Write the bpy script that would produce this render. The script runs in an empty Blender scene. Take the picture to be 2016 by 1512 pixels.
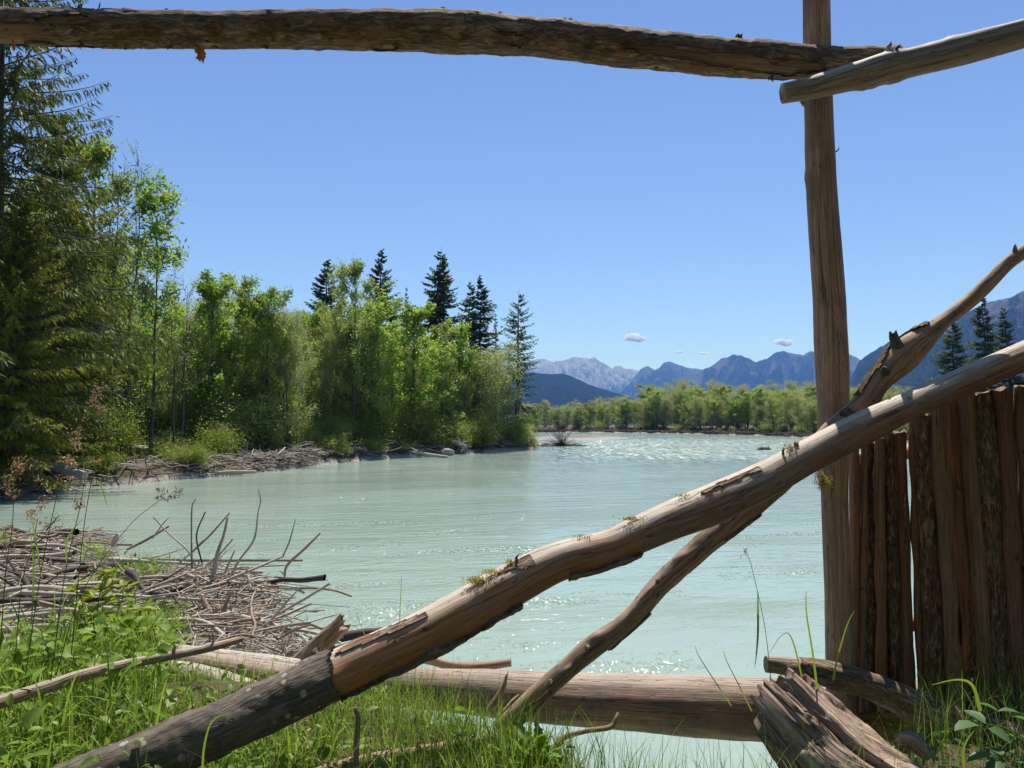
import bpy, math, random
import numpy as np
from mathutils import Vector, Matrix

# ------------------------------------------------------------------ camera
SC = bpy.context.scene
CAM_H, F, HOR = 2.6, 1500.0, 836.0
PITCH = math.atan((HOR - 756.0) / F)
cam_data = bpy.data.cameras.new("camera")
cam = bpy.data.objects.new("camera", cam_data)
SC.collection.objects.link(cam)
cam.location = (0, 0, CAM_H)
cam.rotation_euler = (math.pi / 2 + PITCH, 0, 0)
cam_data.sensor_width = 36.0
cam_data.lens = 36.0 * F / 2016.0
cam_data.clip_start = 0.05
cam_data.clip_end = 60000
SC.camera = cam

# ------------------------------------------------------------------ sky, sun, exposure
SUN_AZ, SUN_EL = math.radians(9), math.radians(63)
world = bpy.data.worlds.new("World")
SC.world = world
world.use_nodes = True
wn = world.node_tree
bg = wn.nodes["Background"]
sky = wn.nodes.new("ShaderNodeTexSky")
sky.sky_type = 'NISHITA'
sky.sun_disc = False
sky.sun_elevation = SUN_EL
sky.sun_rotation = SUN_AZ
sky.altitude = 1000
sky.air_density = 1.0
sky.dust_density = 0.0
sky.ozone_density = 3.0
grade = wn.nodes.new("ShaderNodeMix")
grade.data_type = 'RGBA'
grade.blend_type = 'MULTIPLY'
grade.inputs["Factor"].default_value = 1.0
grade.inputs["B"].default_value = (0.88, 0.90, 1.03, 1)
wn.links.new(sky.outputs[0], grade.inputs["A"])
wn.links.new(grade.outputs["Result"], bg.inputs[0])
bg.inputs[1].default_value = 0.093
sd_ = bpy.data.lights.new("sun", 'SUN')
sd_.energy = 5.0
sd_.angle = math.radians(0.53)
sd_.color = (1.0, 0.95, 0.87)
sun = bpy.data.objects.new("sun", sd_)
SC.collection.objects.link(sun)
SUNV = Vector((math.sin(SUN_AZ) * math.cos(SUN_EL), math.cos(SUN_AZ) * math.cos(SUN_EL), math.sin(SUN_EL)))
sun.rotation_euler = SUNV.to_track_quat('Z', 'Y').to_euler()
sun.location = (0, 0, 50)
SC.view_settings.view_transform = 'Standard'
SC.view_settings.look = 'None'
SC.view_settings.exposure = 0.6
SC.view_settings.gamma = 1.0
SC.view_settings.use_curve_mapping = False
SC.cycles.max_bounces = 8
SC.cycles.transmission_bounces = 6
SC.cycles.transparent_max_bounces = 24
SC.cycles.volume_bounces = 0

# ------------------------------------------------------------------ helpers
rng = np.random.default_rng(11)
random.seed(5)
COL = SC.collection
_cp, _sp = math.cos(PITCH), math.sin(PITCH)


def at(px, py, Y):
    """the point at distance Y (world, along +Y) seen at a photo position"""
    x, u = (px - 1008.0) / F, (756.0 - py) / F
    yw, zw = _cp - _sp * u, _sp + _cp * u
    k = Y / yw
    return np.array((x * k, Y, CAM_H + zw * k))


def smooth(e0, e1, x):
    t = np.clip((x - e0) / (e1 - e0), 0, 1)
    return t * t * (3 - 2 * t)


_T = [np.random.default_rng(s).random((256, 256)) for s in range(40)]


def vn(u, v, seed=0, pu=None):
    u = np.asarray(u, float); v = np.asarray(v, float)
    iu = np.floor(u).astype(int); iv = np.floor(v).astype(int)
    fu = u - iu; fv = v - iv
    fu = fu * fu * (3 - 2 * fu); fv = fv * fv * (3 - 2 * fv)
    m = pu if pu else 256
    a0, a1 = (iu % m) % 256, ((iu + 1) % m) % 256
    b0, b1 = iv % 256, (iv + 1) % 256
    t = _T[seed % 40]
    return ((t[a0, b0] * (1 - fu) + t[a1, b0] * fu) * (1 - fv) + (t[a0, b1] * (1 - fu) + t[a1, b1] * fu) * fv) * 2 - 1


def fbm(u, v, seed=0, octs=4, pu=None):
    r, a = 0, 1.0
    for o in range(octs):
        k = 2 ** o
        r = r + a * vn(np.asarray(u) * k, np.asarray(v) * k, seed + o, pu * k if pu else None)
        a *= 0.5
    return r


def mesh_np(name, V, quads=None, tris=None, attrs=None, smoothed=True):
    me = bpy.data.meshes.new(name)
    V = np.asarray(V, np.float32)
    me.vertices.add(len(V))
    me.vertices.foreach_set("co", V.ravel())
    idx, starts, n = [], [], 0
    if quads is not None and len(quads):
        q = np.asarray(quads, np.int32); idx.append(q.ravel()); starts.append(np.arange(len(q)) * 4); n = len(q) * 4
    if tris is not None and len(tris):
        t = np.asarray(tris, np.int32); idx.append(t.ravel()); starts.append(n + np.arange(len(t)) * 3); n += len(t) * 3
    idx = np.concatenate(idx); starts = np.concatenate(starts)
    me.loops.add(len(idx))
    me.loops.foreach_set("vertex_index", idx)
    me.polygons.add(len(starts))
    me.polygons.foreach_set("loop_start", starts.astype(np.int32))
    me.update(calc_edges=True)
    if smoothed:
        me.polygons.foreach_set("use_smooth", np.ones(len(starts), bool))
    for k, a in (attrs or {}).items():
        a = np.asarray(a, np.float32)
        if a.ndim == 2:
            at_ = me.attributes.new(k, 'FLOAT_VECTOR', 'POINT'); at_.data.foreach_set("vector", a.ravel())
        else:
            at_ = me.attributes.new(k, 'FLOAT', 'POINT'); at_.data.foreach_set("value", a)
    me.update()
    return me


def obj(name, me, m=None, parent=None, loc=(0, 0, 0), rot=(0, 0, 0), sc=None):
    o = bpy.data.objects.new(name, me)
    COL.objects.link(o)
    if m is not None and not me.materials:
        me.materials.append(m)
    if parent is not None:
        o.parent = parent
    o.location = loc
    o.rotation_euler = rot
    if sc is not None:
        o.scale = (sc, sc, sc) if isinstance(sc, (int, float)) else sc
    return o


def tag(o, label=None, cat=None, group=None, kind=None):
    if label: o['label'] = label
    if cat: o['category'] = cat
    if group: o['group'] = group
    if kind: o['kind'] = kind
    return o


def empty(name, loc, rz=0.0, sc=1.0):
    o = bpy.data.objects.new(name, None)
    COL.objects.link(o)
    o.empty_display_size = 0.2
    o.location = loc
    o.rotation_euler = (0, 0, rz)
    o.scale = (sc, sc, sc) if isinstance(sc, (int, float)) else sc
    return o


# ------------------------------------------------------------------ materials
class NT:
    def __init__(s, name):
        s.m = bpy.data.materials.new(name); s.m.use_nodes = True
        s.t = s.m.node_tree; s.t.nodes.clear()
        s.out = s.n("ShaderNodeOutputMaterial")

    def n(s, typ, ins=None, **kw):
        x = s.t.nodes.new(typ)
        for k, v in kw.items(): setattr(x, k, v)
        for k, v in (ins or {}).items(): s.set(x, k, v)
        return x

    def set(s, x, k, v):
        if isinstance(v, bpy.types.NodeSocket): s.t.links.new(v, x.inputs[k])
        else: x.inputs[k].default_value = v

    def attr(s, name, out="Fac"):
        return s.n("ShaderNodeAttribute", attribute_name=name).outputs[out]

    def noise(s, vec, scale, detail=4, rough=0.55, dist=0.0):
        x = s.n("ShaderNodeTexNoise", {"Scale": scale, "Detail": detail, "Roughness": rough, "Distortion": dist})
        if vec is not None: s.set(x, "Vector", vec)
        return x.outputs["Fac"]

    def ramp(s, fac, stops, interp='LINEAR'):
        r = s.n("ShaderNodeValToRGB"); r.color_ramp.interpolation = interp
        e = r.color_ramp.elements
        while len(e) < len(stops): e.new(0.5)
        for i, (p, c) in enumerate(stops):
            e[i].position = p
            e[i].color = (c, c, c, 1) if isinstance(c, (int, float)) else (*c, 1)
        s.set(r, "Fac", fac)
        return r.outputs["Color"]

    def mix(s, fac, a, b, mode='MIX'):
        x = s.n("ShaderNodeMix", data_type='RGBA', blend_type=mode)
        s.set(x, "Factor", fac)
        for k, v in (("A", a), ("B", b)):
            sock = [i for i in x.inputs if i.name == k and i.type == 'RGBA'][0]
            if isinstance(v, bpy.types.NodeSocket): s.t.links.new(v, sock)
            else: sock.default_value = (*v, 1) if len(v) == 3 else v
        return [o for o in x.outputs if o.type == 'RGBA'][0]

    def math(s, op, a, b=0.5, clamp=False):
        x = s.n("ShaderNodeMath", operation=op, use_clamp=clamp)
        s.set(x, 0, a); s.set(x, 1, b)
        return x.outputs[0]

    def mapped(s, vec, scale):
        return s.n("ShaderNodeMapping", {"Vector": vec, "Scale": scale}).outputs[0]

    def bump(s, h, dist, strength=1.0, normal=None):
        x = s.n("ShaderNodeBump", {"Height": h, "Distance": dist, "Strength": strength})
        if normal is not None: s.set(x, "Normal", normal)
        return x.outputs[0]

    def finish(s, shader):
        s.t.links.new(shader, s.out.inputs["Surface"]); return s.m


def wood_mat(name, light, mid, dark, crack=0.5, gscale=1.0, stain=None, bumpd=0.003, bleach=None, under=None, bleachk=0.85, streaks=0.7, fresh=None):
    """weathered, barkless wood: grain and drying cracks run along the log (attribute wp)"""
    g = NT(name)
    wp = g.attr("wp", "Vector")
    rnd = g.n("ShaderNodeObjectInfo").outputs["Random"]
    sh = g.n("ShaderNodeVectorMath", {0: wp, 1: g.n("ShaderNodeCombineXYZ", {"X": g.math('MULTIPLY', rnd, 9.0), "Z": g.math('MULTIPLY', rnd, 37.0)}).outputs[0]}, operation='ADD').outputs[0]
    fine = g.noise(g.mapped(sh, (95 * gscale, 95 * gscale, 3.2 * gscale)), 1.0, 6, 0.65, 0.4)
    broad = g.noise(g.mapped(sh, (14 * gscale, 14 * gscale, 1.3 * gscale)), 1.0, 4, 0.6, 0.6)
    patch = g.noise(g.mapped(sh, (7, 7, 3.0)), 1.0, 4, 0.6)
    c = g.ramp(fine, [(0.30, dark), (0.50, mid), (0.72, light)])
    c = g.mix(g.ramp(broad, [(0.42, 0.0), (0.60, 0.65)]), c, mid)
    streak = g.noise(g.mapped(sh, (30 * gscale, 30 * gscale, 0.8 * gscale)), 1.0, 5, 0.7, 0.5)
    c = g.mix(g.ramp(streak, [(0.52, 0.0), (0.66, streaks)]), c, tuple(x * 0.8 for x in dark))
    if stain:
        c = g.mix(g.ramp(patch, [(0.46, 0.0), (0.60, 0.85)]), c, stain)
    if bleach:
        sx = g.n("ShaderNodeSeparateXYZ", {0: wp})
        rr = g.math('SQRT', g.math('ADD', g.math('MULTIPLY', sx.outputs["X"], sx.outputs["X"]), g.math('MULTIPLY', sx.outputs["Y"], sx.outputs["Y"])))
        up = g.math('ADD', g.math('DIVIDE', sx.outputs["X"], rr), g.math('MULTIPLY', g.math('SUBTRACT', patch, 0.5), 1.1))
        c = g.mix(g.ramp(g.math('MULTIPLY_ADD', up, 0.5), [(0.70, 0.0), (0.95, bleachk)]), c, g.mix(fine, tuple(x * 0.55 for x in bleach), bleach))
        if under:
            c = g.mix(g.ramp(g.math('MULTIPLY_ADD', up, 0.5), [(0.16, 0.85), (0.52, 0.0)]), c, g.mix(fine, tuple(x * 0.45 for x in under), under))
    if fresh:
        fr = g.math('MULTIPLY', g.attr("fresh"), g.ramp(g.math('ADD', g.math('MULTIPLY', patch, 0.6), g.math('MULTIPLY', broad, 0.4)), [(0.36, 0.25), (0.56, 1.0)]))
        c = g.mix(fr, c, g.mix(streak, tuple(x * 0.35 for x in fresh), fresh))
    ck = g.noise(g.mapped(sh, (34 * gscale, 34 * gscale, 0.9 * gscale)), 1.0, 3, 0.5, 0.8)
    ckm = g.ramp(ck, [(0.480, 0.0), (0.497, 1.0), (0.503, 1.0), (0.520, 0.0)])
    ckm = g.math('MULTIPLY', ckm, g.ramp(broad, [(0.40, 0.0), (0.58, crack)]))
    worm = g.noise(g.mapped(sh, (60, 60, 14)), 1.0, 2, 0.5, 1.2)
    wm = g.ramp(worm, [(0.66, 0.0), (0.70, 0.7)])
    c = g.mix(ckm, c, tuple(x * 0.12 for x in dark))
    c = g.mix(wm, c, tuple(x * 0.35 for x in dark))
    h = g.math('ADD', fine, g.math('MULTIPLY', ckm, -2.2))
    h = g.math('ADD', h, g.math('MULTIPLY', wm, -0.8))
    p = g.n("ShaderNodeBsdfPrincipled", {"Base Color": c, "Roughness": 0.72, "Specular IOR Level": 0.35, "Normal": g.bump(h, bumpd)})
    return g.finish(p.outputs[0])


def bark_mat(name, dark, mid, light, lichen=0.0, moss=0.0, plate=1.0, under=None, bumpd=0.008):
    g = NT(name)
    wp = g.attr("wp", "Vector")
    rnd = g.n("ShaderNodeObjectInfo").outputs["Random"]
    sh = g.n("ShaderNodeVectorMath", {0: wp, 1: g.n("ShaderNodeCombineXYZ", {"X": g.math('MULTIPLY', rnd, 7.0), "Z": g.math('MULTIPLY', rnd, 23.0)}).outputs[0]}, operation='ADD').outputs[0]
    a = g.noise(g.mapped(sh, (42 * plate, 42 * plate, 11 * plate)), 1.0, 6, 0.65, 0.8)
    b = g.noise(g.mapped(sh, (9, 9, 5)), 1.0, 5, 0.65)
    vo = g.noise(g.mapped(sh, (24 * plate, 24 * plate, 4.0 * plate)), 1.0, 4, 0.6, 1.5)
    c = g.ramp(a, [(0.30, dark), (0.5, mid), (0.70, light)])
    if under:
        c = g.mix(g.ramp(b, [(0.50, 0.0), (0.56, 0.9)]), c, under)
    edge = g.ramp(vo, [(0.455, 0.0), (0.492, 1.0), (0.508, 1.0), (0.545, 0.0)])
    c = g.mix(g.math('MULTIPLY', edge, 0.5), c, tuple(x * 0.4 for x in dark))
    if moss:
        c = g.mix(g.ramp(g.noise(g.mapped(sh, (16, 16, 7)), 1.0, 5, 0.7), [(0.58, 0.0), (0.66, moss)]), c, (0.10, 0.11, 0.03))
    h = g.math('ADD', a, g.math('MULTIPLY', edge, -0.5))
    if lichen:
        li = g.n("ShaderNodeTexVoronoi", {"Vector": g.mapped(sh, (19, 19, 19)), "Scale": 1.0, "Randomness": 1.0}).outputs["Distance"]
        li2 = g.math('ADD', li, g.math('MULTIPLY', g.noise(g.mapped(sh, (60, 60, 60)), 1.0, 4), 0.16))
        g2 = g.noise(g.mapped(sh, (3.2, 3.2, 2.5)), 1.0, 2)
        lm = g.math('MULTIPLY', g.ramp(g.math('SUBTRACT', li2, g.math('MULTIPLY', g.noise(g.mapped(sh, (9, 9, 9)), 1.0, 2), 0.55)), [(0.0, 1.0), (0.05, 0.0)]), g.ramp(g2, [(0.46, 0.0), (0.56, lichen)]))
        c = g.mix(lm, c, (0.34, 0.33, 0.28))
    p = g.n("ShaderNodeBsdfPrincipled", {"Base Color": c, "Roughness": 0.85, "Specular IOR Level": 0.25, "Normal": g.bump(h, bumpd)})
    return g.finish(p.outputs[0])


def leaf_mat(name, dark, light, trans=0.45, tcol=None, gloss=0.35, vary=0.25):
    g = NT(name)
    t = g.attr("tint")
    rnd = g.n("ShaderNodeObjectInfo").outputs["Random"]
    f = g.math('ADD', g.math('MULTIPLY', t, 1 - vary), g.math('MULTIPLY', rnd, vary))
    c = g.ramp(f, [(0.0, dark), (1.0, light)])
    tc = g.mix(1.0, c, tcol or (1.28, 1.38, 0.6), 'MULTIPLY')
    p = g.n("ShaderNodeBsdfPrincipled", {"Base Color": c, "Roughness": 0.5, "Specular IOR Level": gloss})
    tr = g.n("ShaderNodeBsdfTranslucent", {"Color": tc})
    mx = g.n("ShaderNodeMixShader", {0: trans, 1: p.outputs[0], 2: tr.outputs[0]})
    return g.finish(mx.outputs[0])


M = {}
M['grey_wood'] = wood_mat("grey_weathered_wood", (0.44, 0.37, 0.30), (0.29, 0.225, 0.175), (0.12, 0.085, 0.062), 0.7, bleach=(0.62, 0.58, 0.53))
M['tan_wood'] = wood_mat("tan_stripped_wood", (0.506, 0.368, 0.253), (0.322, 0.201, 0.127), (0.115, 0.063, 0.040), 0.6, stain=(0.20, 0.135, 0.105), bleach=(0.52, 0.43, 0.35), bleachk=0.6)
M['brown_wood'] = wood_mat("brown_post_wood", (0.590, 0.402, 0.264), (0.427, 0.270, 0.169), (0.176, 0.100, 0.063), 0.7, stain=(0.27, 0.18, 0.13), streaks=0.35)
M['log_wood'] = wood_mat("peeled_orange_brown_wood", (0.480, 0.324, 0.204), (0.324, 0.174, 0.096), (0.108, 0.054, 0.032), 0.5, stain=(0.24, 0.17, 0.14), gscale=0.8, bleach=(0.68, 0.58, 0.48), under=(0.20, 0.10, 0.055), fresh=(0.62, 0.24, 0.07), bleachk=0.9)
M['stump_wood'] = wood_mat("rotten_brown_grey_wood", (0.552, 0.420, 0.324), (0.324, 0.228, 0.168), (0.084, 0.050, 0.036), 0.9, 0.55, stain=(0.20, 0.13, 0.095), bumpd=0.008, streaks=0.9)
M['drift'] = wood_mat("bleached_driftwood", (0.60, 0.54, 0.46), (0.44, 0.385, 0.32), (0.20, 0.165, 0.135), 0.5, streaks=0.3)
M['drift_brown'] = wood_mat("brown_driftwood", (0.483, 0.345, 0.230), (0.322, 0.218, 0.144), (0.092, 0.057, 0.040), 0.5)
M['drift_dark'] = wood_mat("dark_wet_drift_and_gap_shade", (0.088, 0.066, 0.052), (0.055, 0.041, 0.033), (0.022, 0.017, 0.013), 0.5)  # wet driftwood; on the back palisade poles it is painted gap shade
M['pole_a'] = wood_mat("palisade_brown", (0.324, 0.199, 0.108), (0.227, 0.130, 0.071), (0.092, 0.049, 0.027), 0.4, streaks=0.35)
M['pole_b'] = wood_mat("palisade_red", (0.276, 0.138, 0.080), (0.172, 0.083, 0.051), (0.064, 0.033, 0.021), 0.4, streaks=0.35)
M['pole_c'] = wood_mat("palisade_orange", (0.417, 0.226, 0.104), (0.278, 0.139, 0.065), (0.095, 0.048, 0.026), 0.4, streaks=0.35)
M['bark'] = bark_mat("dark_bark", (0.072, 0.058, 0.048), (0.132, 0.106, 0.089), (0.204, 0.168, 0.142), 1.0, 0.0, 0.7, bumpd=0.003)
M['bark_rail'] = bark_mat("flaking_rail_bark", (0.062, 0.047, 0.037), (0.202, 0.139, 0.097), (0.497, 0.365, 0.256), 0.35, 0.4, 0.9, under=(0.22, 0.12, 0.065))
M['bark_pole'] = bark_mat("mossy_pole_bark", (0.055, 0.033, 0.022), (0.166, 0.101, 0.061), (0.442, 0.285, 0.166), 0.0, 0.6, 1.5)
M['trunk'] = bark_mat("tree_bark", (0.04, 0.034, 0.028), (0.09, 0.078, 0.066), (0.17, 0.15, 0.13), 0, 0, 0.2, bumpd=0.02)
M['brace_wood'] = wood_mat("brown_brace_wood", (0.546, 0.377, 0.227), (0.351, 0.221, 0.124), (0.117, 0.068, 0.042), 0.6, stain=(0.19, 0.115, 0.08), bleach=(0.44, 0.36, 0.28), bleachk=0.35)
M['grass'] = leaf_mat("grass_blade", (0.072, 0.172, 0.017), (0.386, 0.515, 0.072), 0.5, (0.800, 0.800, 0.715))
M['weed'] = leaf_mat("broad_weed_leaf", (0.075, 0.175, 0.022), (0.312, 0.450, 0.062), 0.5, (0.800, 0.800, 0.625))
M['shrub'] = leaf_mat("lime_shrub_leaf", (0.176, 0.264, 0.022), (0.462, 0.506, 0.055), 0.55, (0.800, 0.800, 0.550))
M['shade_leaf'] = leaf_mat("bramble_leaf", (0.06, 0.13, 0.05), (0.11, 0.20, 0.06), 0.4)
M['alder'] = leaf_mat("alder_leaf", (0.138, 0.180, 0.060), (0.360, 0.414, 0.156), 0.58)
M['ash'] = leaf_mat("ash_leaf", (0.129, 0.196, 0.039), (0.325, 0.426, 0.095), 0.58)
M['willow'] = leaf_mat("willow_leaf", (0.167, 0.190, 0.098), (0.402, 0.425, 0.241), 0.55)
M['needle'] = leaf_mat("spruce_needle", (0.036, 0.066, 0.028), (0.12, 0.165, 0.065), 0.22, (1.3, 1.5, 0.5), gloss=0.12)
M['needle_near'] = leaf_mat("near_spruce_needle", (0.035, 0.060, 0.018), (0.13, 0.16, 0.042), 0.3, (1.4, 1.4, 0.5), gloss=0.10)
M['needle_olive'] = leaf_mat("olive_spruce_needle", (0.085, 0.105, 0.018), (0.28, 0.29, 0.055), 0.45, (1.4, 1.3, 0.4), gloss=0.10)
M['bush'] = leaf_mat("bank_bush_leaf", (0.084, 0.120, 0.022), (0.264, 0.300, 0.060), 0.5)
M['flake'] = leaf_mat("orange_inner_bark", (0.62, 0.30, 0.10), (0.75, 0.42, 0.16), 0.45, (1.2, 1.0, 0.8), gloss=0.1)
M['dry'] = leaf_mat("dry_seed_head", (0.22, 0.13, 0.08), (0.42, 0.30, 0.18), 0.4, (1.2, 1.0, 0.8))
M['straw'] = leaf_mat("dead_straw", (0.20, 0.15, 0.08), (0.50, 0.40, 0.22), 0.35, (1.2, 1.1, 0.8))
M['moss'] = leaf_mat("moss", (0.22, 0.18, 0.03), (0.50, 0.40, 0.06), 0.35, (1.2, 1.1, 0.6))


def plain(name, c, rough=0.8):
    g = NT(name)
    n_ = g.noise(g.n("ShaderNodeTexCoord").outputs["Object"], 6.0, 5, 0.6)
    col = g.mix(n_, tuple(x * 0.6 for x in c), tuple(min(1, x * 1.35) for x in c))
    return g.finish(g.n("ShaderNodeBsdfPrincipled", {"Base Color": col, "Roughness": rough, "Normal": g.bump(n_, 0.03)}).outputs[0])


M['stone'] = plain("grey_stone", (0.30, 0.29, 0.27))
M['soil'] = plain("dark_soil", (0.12, 0.085, 0.06))

# ------------------------------------------------------------------ terrain
def bankpt(px, py):
    D = CAM_H * F / (py - HOR)
    return ((px - 1008) / F * D, D)


RIVER = [(-19.5, 22.4)] + [bankpt(*p) for p in ((0, 985), (90, 972), (180, 958), (290, 950), (390, 940), (480, 934), (560, 925), (640, 912), (740, 905),
         (820, 900), (900, 895), (980, 889), (1046, 885), (1062, 874), (1052, 862), (1047, 855), (1046, 851), (1120, 851), (1200, 852), (1300, 853), (1400, 855),
         (1500, 857), (1560, 861), (1700, 869), (1850, 880), (2000, 905), (2250, 990))] + \
        [(16, 12), (9, 7.2), (4, 5.3), (2.4, 4.9), (1.8, 4.4), (1.5, 3.75), (1.25, 3.42), (0.75, 3.45), (0.3, 3.75), (-0.25, 4.25), (-0.9, 4.9), (-1.5, 5.8),
         (-2.0, 7.2), (-2.3, 8.6), (-2.9, 9.4), (-3.1, 10.9), (-3.7, 11.9), (-5.2, 12.7), (-6.6, 13.4), (-7.8, 14.9), (-8.8, 17.0), (-11.5, 17.3), (-16, 15.5), (-21, 15.5), (-26, 18), (-23, 21)]
_R = np.array(RIVER)


def river_sd(x, y):
    """distance to the shoreline, negative over the river"""
    x = np.asarray(x, float); y = np.asarray(y, float)
    best = np.full(x.shape, 1e9); inside = np.zeros(x.shape, bool)
    n = len(_R)
    for i in range(n):
        ax, ay = _R[i]; bx, by = _R[(i + 1) % n]
        dx, dy = bx - ax, by - ay
        t = np.clip(((x - ax) * dx + (y - ay) * dy) / (dx * dx + dy * dy), 0, 1)
        best = np.minimum(best, np.hypot(x - ax - t * dx, y - ay - t * dy))
        c = ((ay > y) != (by > y)) & (x < (bx - ax) * (y - ay) / (by - ay + 1e-12) + ax)
        inside ^= c
    return np.where(inside, -best, best)


def ground_z(x, y):
    x = np.asarray(x, float); y = np.asarray(y, float)
    r = np.hypot(x, y)
    sd = river_sd(x, y)
    wob = fbm(x * 0.5 + 40, y * 0.5 + 40, 3, 4)
    sdw = sd + wob * np.clip(r / 60, 0.04, 1.3)
    near = (y < 20.5) & (x < 30)
    spit = smooth(4.3, 6.6, y - 0.15 * x) * (x < 3)
    spit = np.where(x < -9, spit * (1 - smooth(1.0, 6.0, -x - 14 + 0 * y)), spit)
    plateau_near = 1.18 * (1 - spit) + 0.22 * spit
    plateau_far = 0.62 + smooth(2, 16, sdw) * 1.0
    pl = np.where(near, plateau_near, plateau_far)
    slope = np.where(near, 2.2 * (1 - spit) + 0.35 * spit, np.where(x + 0.12 * y < 14, 0.85, 0.30))
    z = np.minimum(pl, sdw * slope)
    z = np.where(z > 0, pl * (1 - np.exp(-np.maximum(z, 0) * 1.4 / np.maximum(pl, 0.1))) / (1 - math.exp(-1.4)), z)
    amp = np.where(near, 0.05, 0.16)
    z = z + amp * fbm(x * 1.7, y * 1.7, 9, 3) * smooth(-0.2, 0.6, sdw)
    z = np.where(sd < -0.0, np.minimum(z, 0.04), z)
    z = np.maximum(z, -1.2)
    # gravel bar in the middle distance
    bx, by = (x - 12.5 - (y - 150) * 0.10) / 12.0, (y - 152) / 26.0
    z = np.maximum(z, 0.30 - 0.42 * (bx * bx + by * by) + 0.05 * wob)
    return z


def gz(x, y):
    return float(ground_z(np.array([x]), np.array([y]))[0])


def polar_grid(rs, azs):
    A, R_ = np.meshgrid(azs, rs)
    X, Y = R_ * np.sin(A), R_ * np.cos(A)
    n, m = len(rs), len(azs)
    i = np.arange(n - 1)[:, None] * m + np.arange(m - 1)[None]
    q = np.stack([i, i + 1, i + 1 + m, i + m], -1).reshape(-1, 4)
    return X.ravel(), Y.ravel(), q[:, ::-1]


azs = np.concatenate([np.linspace(-math.pi, -0.95, 24)[:-1], np.linspace(-0.95, 0.95, 440), np.linspace(0.95, math.pi, 24)[1:]])
rs = np.concatenate([[0.01], np.geomspace(0.7, 330, 330), np.geomspace(340, 24000, 22)])
gx, gy, gq = polar_grid(rs, azs)
gzv = ground_z(gx, gy)
g = NT("river_bank_ground")
pos = g.n("ShaderNodeNewGeometry").outputs["Position"]
nrm = g.n("ShaderNodeSeparateXYZ", {0: g.n("ShaderNodeNewGeometry").outputs["Normal"]}).outputs["Z"]
hz = g.n("ShaderNodeSeparateXYZ", {0: pos}).outputs["Z"]
n1 = g.noise(pos, 0.45, 6, 0.65)
n2 = g.noise(pos, 5.0, 6, 0.7)
n3 = g.n("ShaderNodeTexVoronoi", {"Vector": pos, "Scale": 16.0}).outputs["Color"]
soil = g.ramp(n2, [(0.3, (0.055, 0.038, 0.028)), (0.55, (0.13, 0.095, 0.07)), (0.75, (0.22, 0.175, 0.14))])
peb = g.mix(0.5, g.ramp(n2, [(0.3, (0.20, 0.18, 0.155)), (0.7, (0.40, 0.37, 0.33))]), g.mix(1.0, (0.55, 0.5, 0.45), n3, 'MULTIPLY'), 'MIX')
peb = g.mix(0.35, peb, (0.33, 0.30, 0.265))
green = g.ramp(n2, [(0.3, (0.025, 0.045, 0.012)), (0.7, (0.10, 0.12, 0.03))])
c = g.mix(g.ramp(n1, [(0.50, 0.0), (0.60, 0.8)]), soil, green)
c = g.mix(g.ramp(hz, [(0.14, 1.0), (0.36, 0.0)]), c, peb)
farm = g.ramp(g.n("ShaderNodeVectorMath", {0: pos}, operation='LENGTH').outputs["Value"], [(0.0, 0.0), (1.0, 1.0)])
p = g.n("ShaderNodeBsdfPrincipled", {"Base Color": c, "Roughness": 0.95, "Specular IOR Level": 0.1, "Normal": g.bump(g.math('ADD', n2, g.math('MULTIPLY', n1, 0.5)), 0.12)})
M['ground'] = g.finish(p.outputs[0])
tag(obj("ground", mesh_np("ground", np.stack([gx, gy, gzv], 1), gq), M['ground']), kind='structure')

# water -------------------------------------------------------------
g = NT("milky_river_water")
pos = g.n("ShaderNodeNewGeometry").outputs["Position"]
dist = g.n("ShaderNodeVectorMath", {0: pos}, operation='LENGTH').outputs["Value"]
ylen = g.n("ShaderNodeSeparateXYZ", {0: pos}).outputs["Y"]
wv = g.n("ShaderNodeMapping", {"Vector": pos, "Rotation": (0, 0, math.radians(-14))}).outputs[0]
flow = g.noise(g.mapped(wv, (0.10, 0.28, 1)), 1.0, 3, 0.5, 0.6)
big = g.noise(g.mapped(wv, (0.55, 1.5, 1)), 1.0, 3, 0.55, 0.8)
mid = g.noise(g.mapped(wv, (2.2, 5.5, 1)), 1.0, 4, 0.6, 0.6)
fine = g.noise(g.mapped(wv, (9, 20, 1)), 1.0, 3, 0.6, 0.3)
# riffles: bands where the water runs fast and choppy
riff = g.ramp(flow, [(0.47, 0.0), (0.62, 1.0)])
shoal = g.math('MULTIPLY', g.ramp(g.math('DIVIDE', ylen, 200.0), [(0.26, 0.0), (0.31, 1.0), (0.60, 1.0), (0.75, 0.3)]), 1.0)
xl = g.n("ShaderNodeSeparateXYZ", {0: pos}).outputs["X"]
shoal = g.math('MULTIPLY', shoal, g.ramp(g.math('DIVIDE', xl, 40.0), [(0.08, 0.0), (0.32, 1.0)]))
chop = g.math('ADD', g.math('MULTIPLY', riff, 0.55), g.math('MULTIPLY', shoal, 0.9))
h = g.math('ADD', g.math('MULTIPLY', big, 0.055), g.math('MULTIPLY', mid, g.math('ADD', g.math('MULTIPLY', chop, 0.055), 0.014)))
h = g.math('ADD', h, g.math('MULTIPLY', fine, g.math('ADD', g.math('MULTIPLY', chop, 0.026), 0.0035)))
nb = g.bump(h, 1.0, 1.0)
sA = g.n("ShaderNodeTexNoise", {"Vector": g.mapped(pos, (3.6, 0.42, 1)), "Scale": 1.0, "Detail": 2.0, "Roughness": 0.7}).outputs["Color"]
sv = g.n("ShaderNodeVectorMath", {0: sA, 1: (0.5, 0.5, 0.5)}, operation='SUBTRACT').outputs[0]
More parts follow.
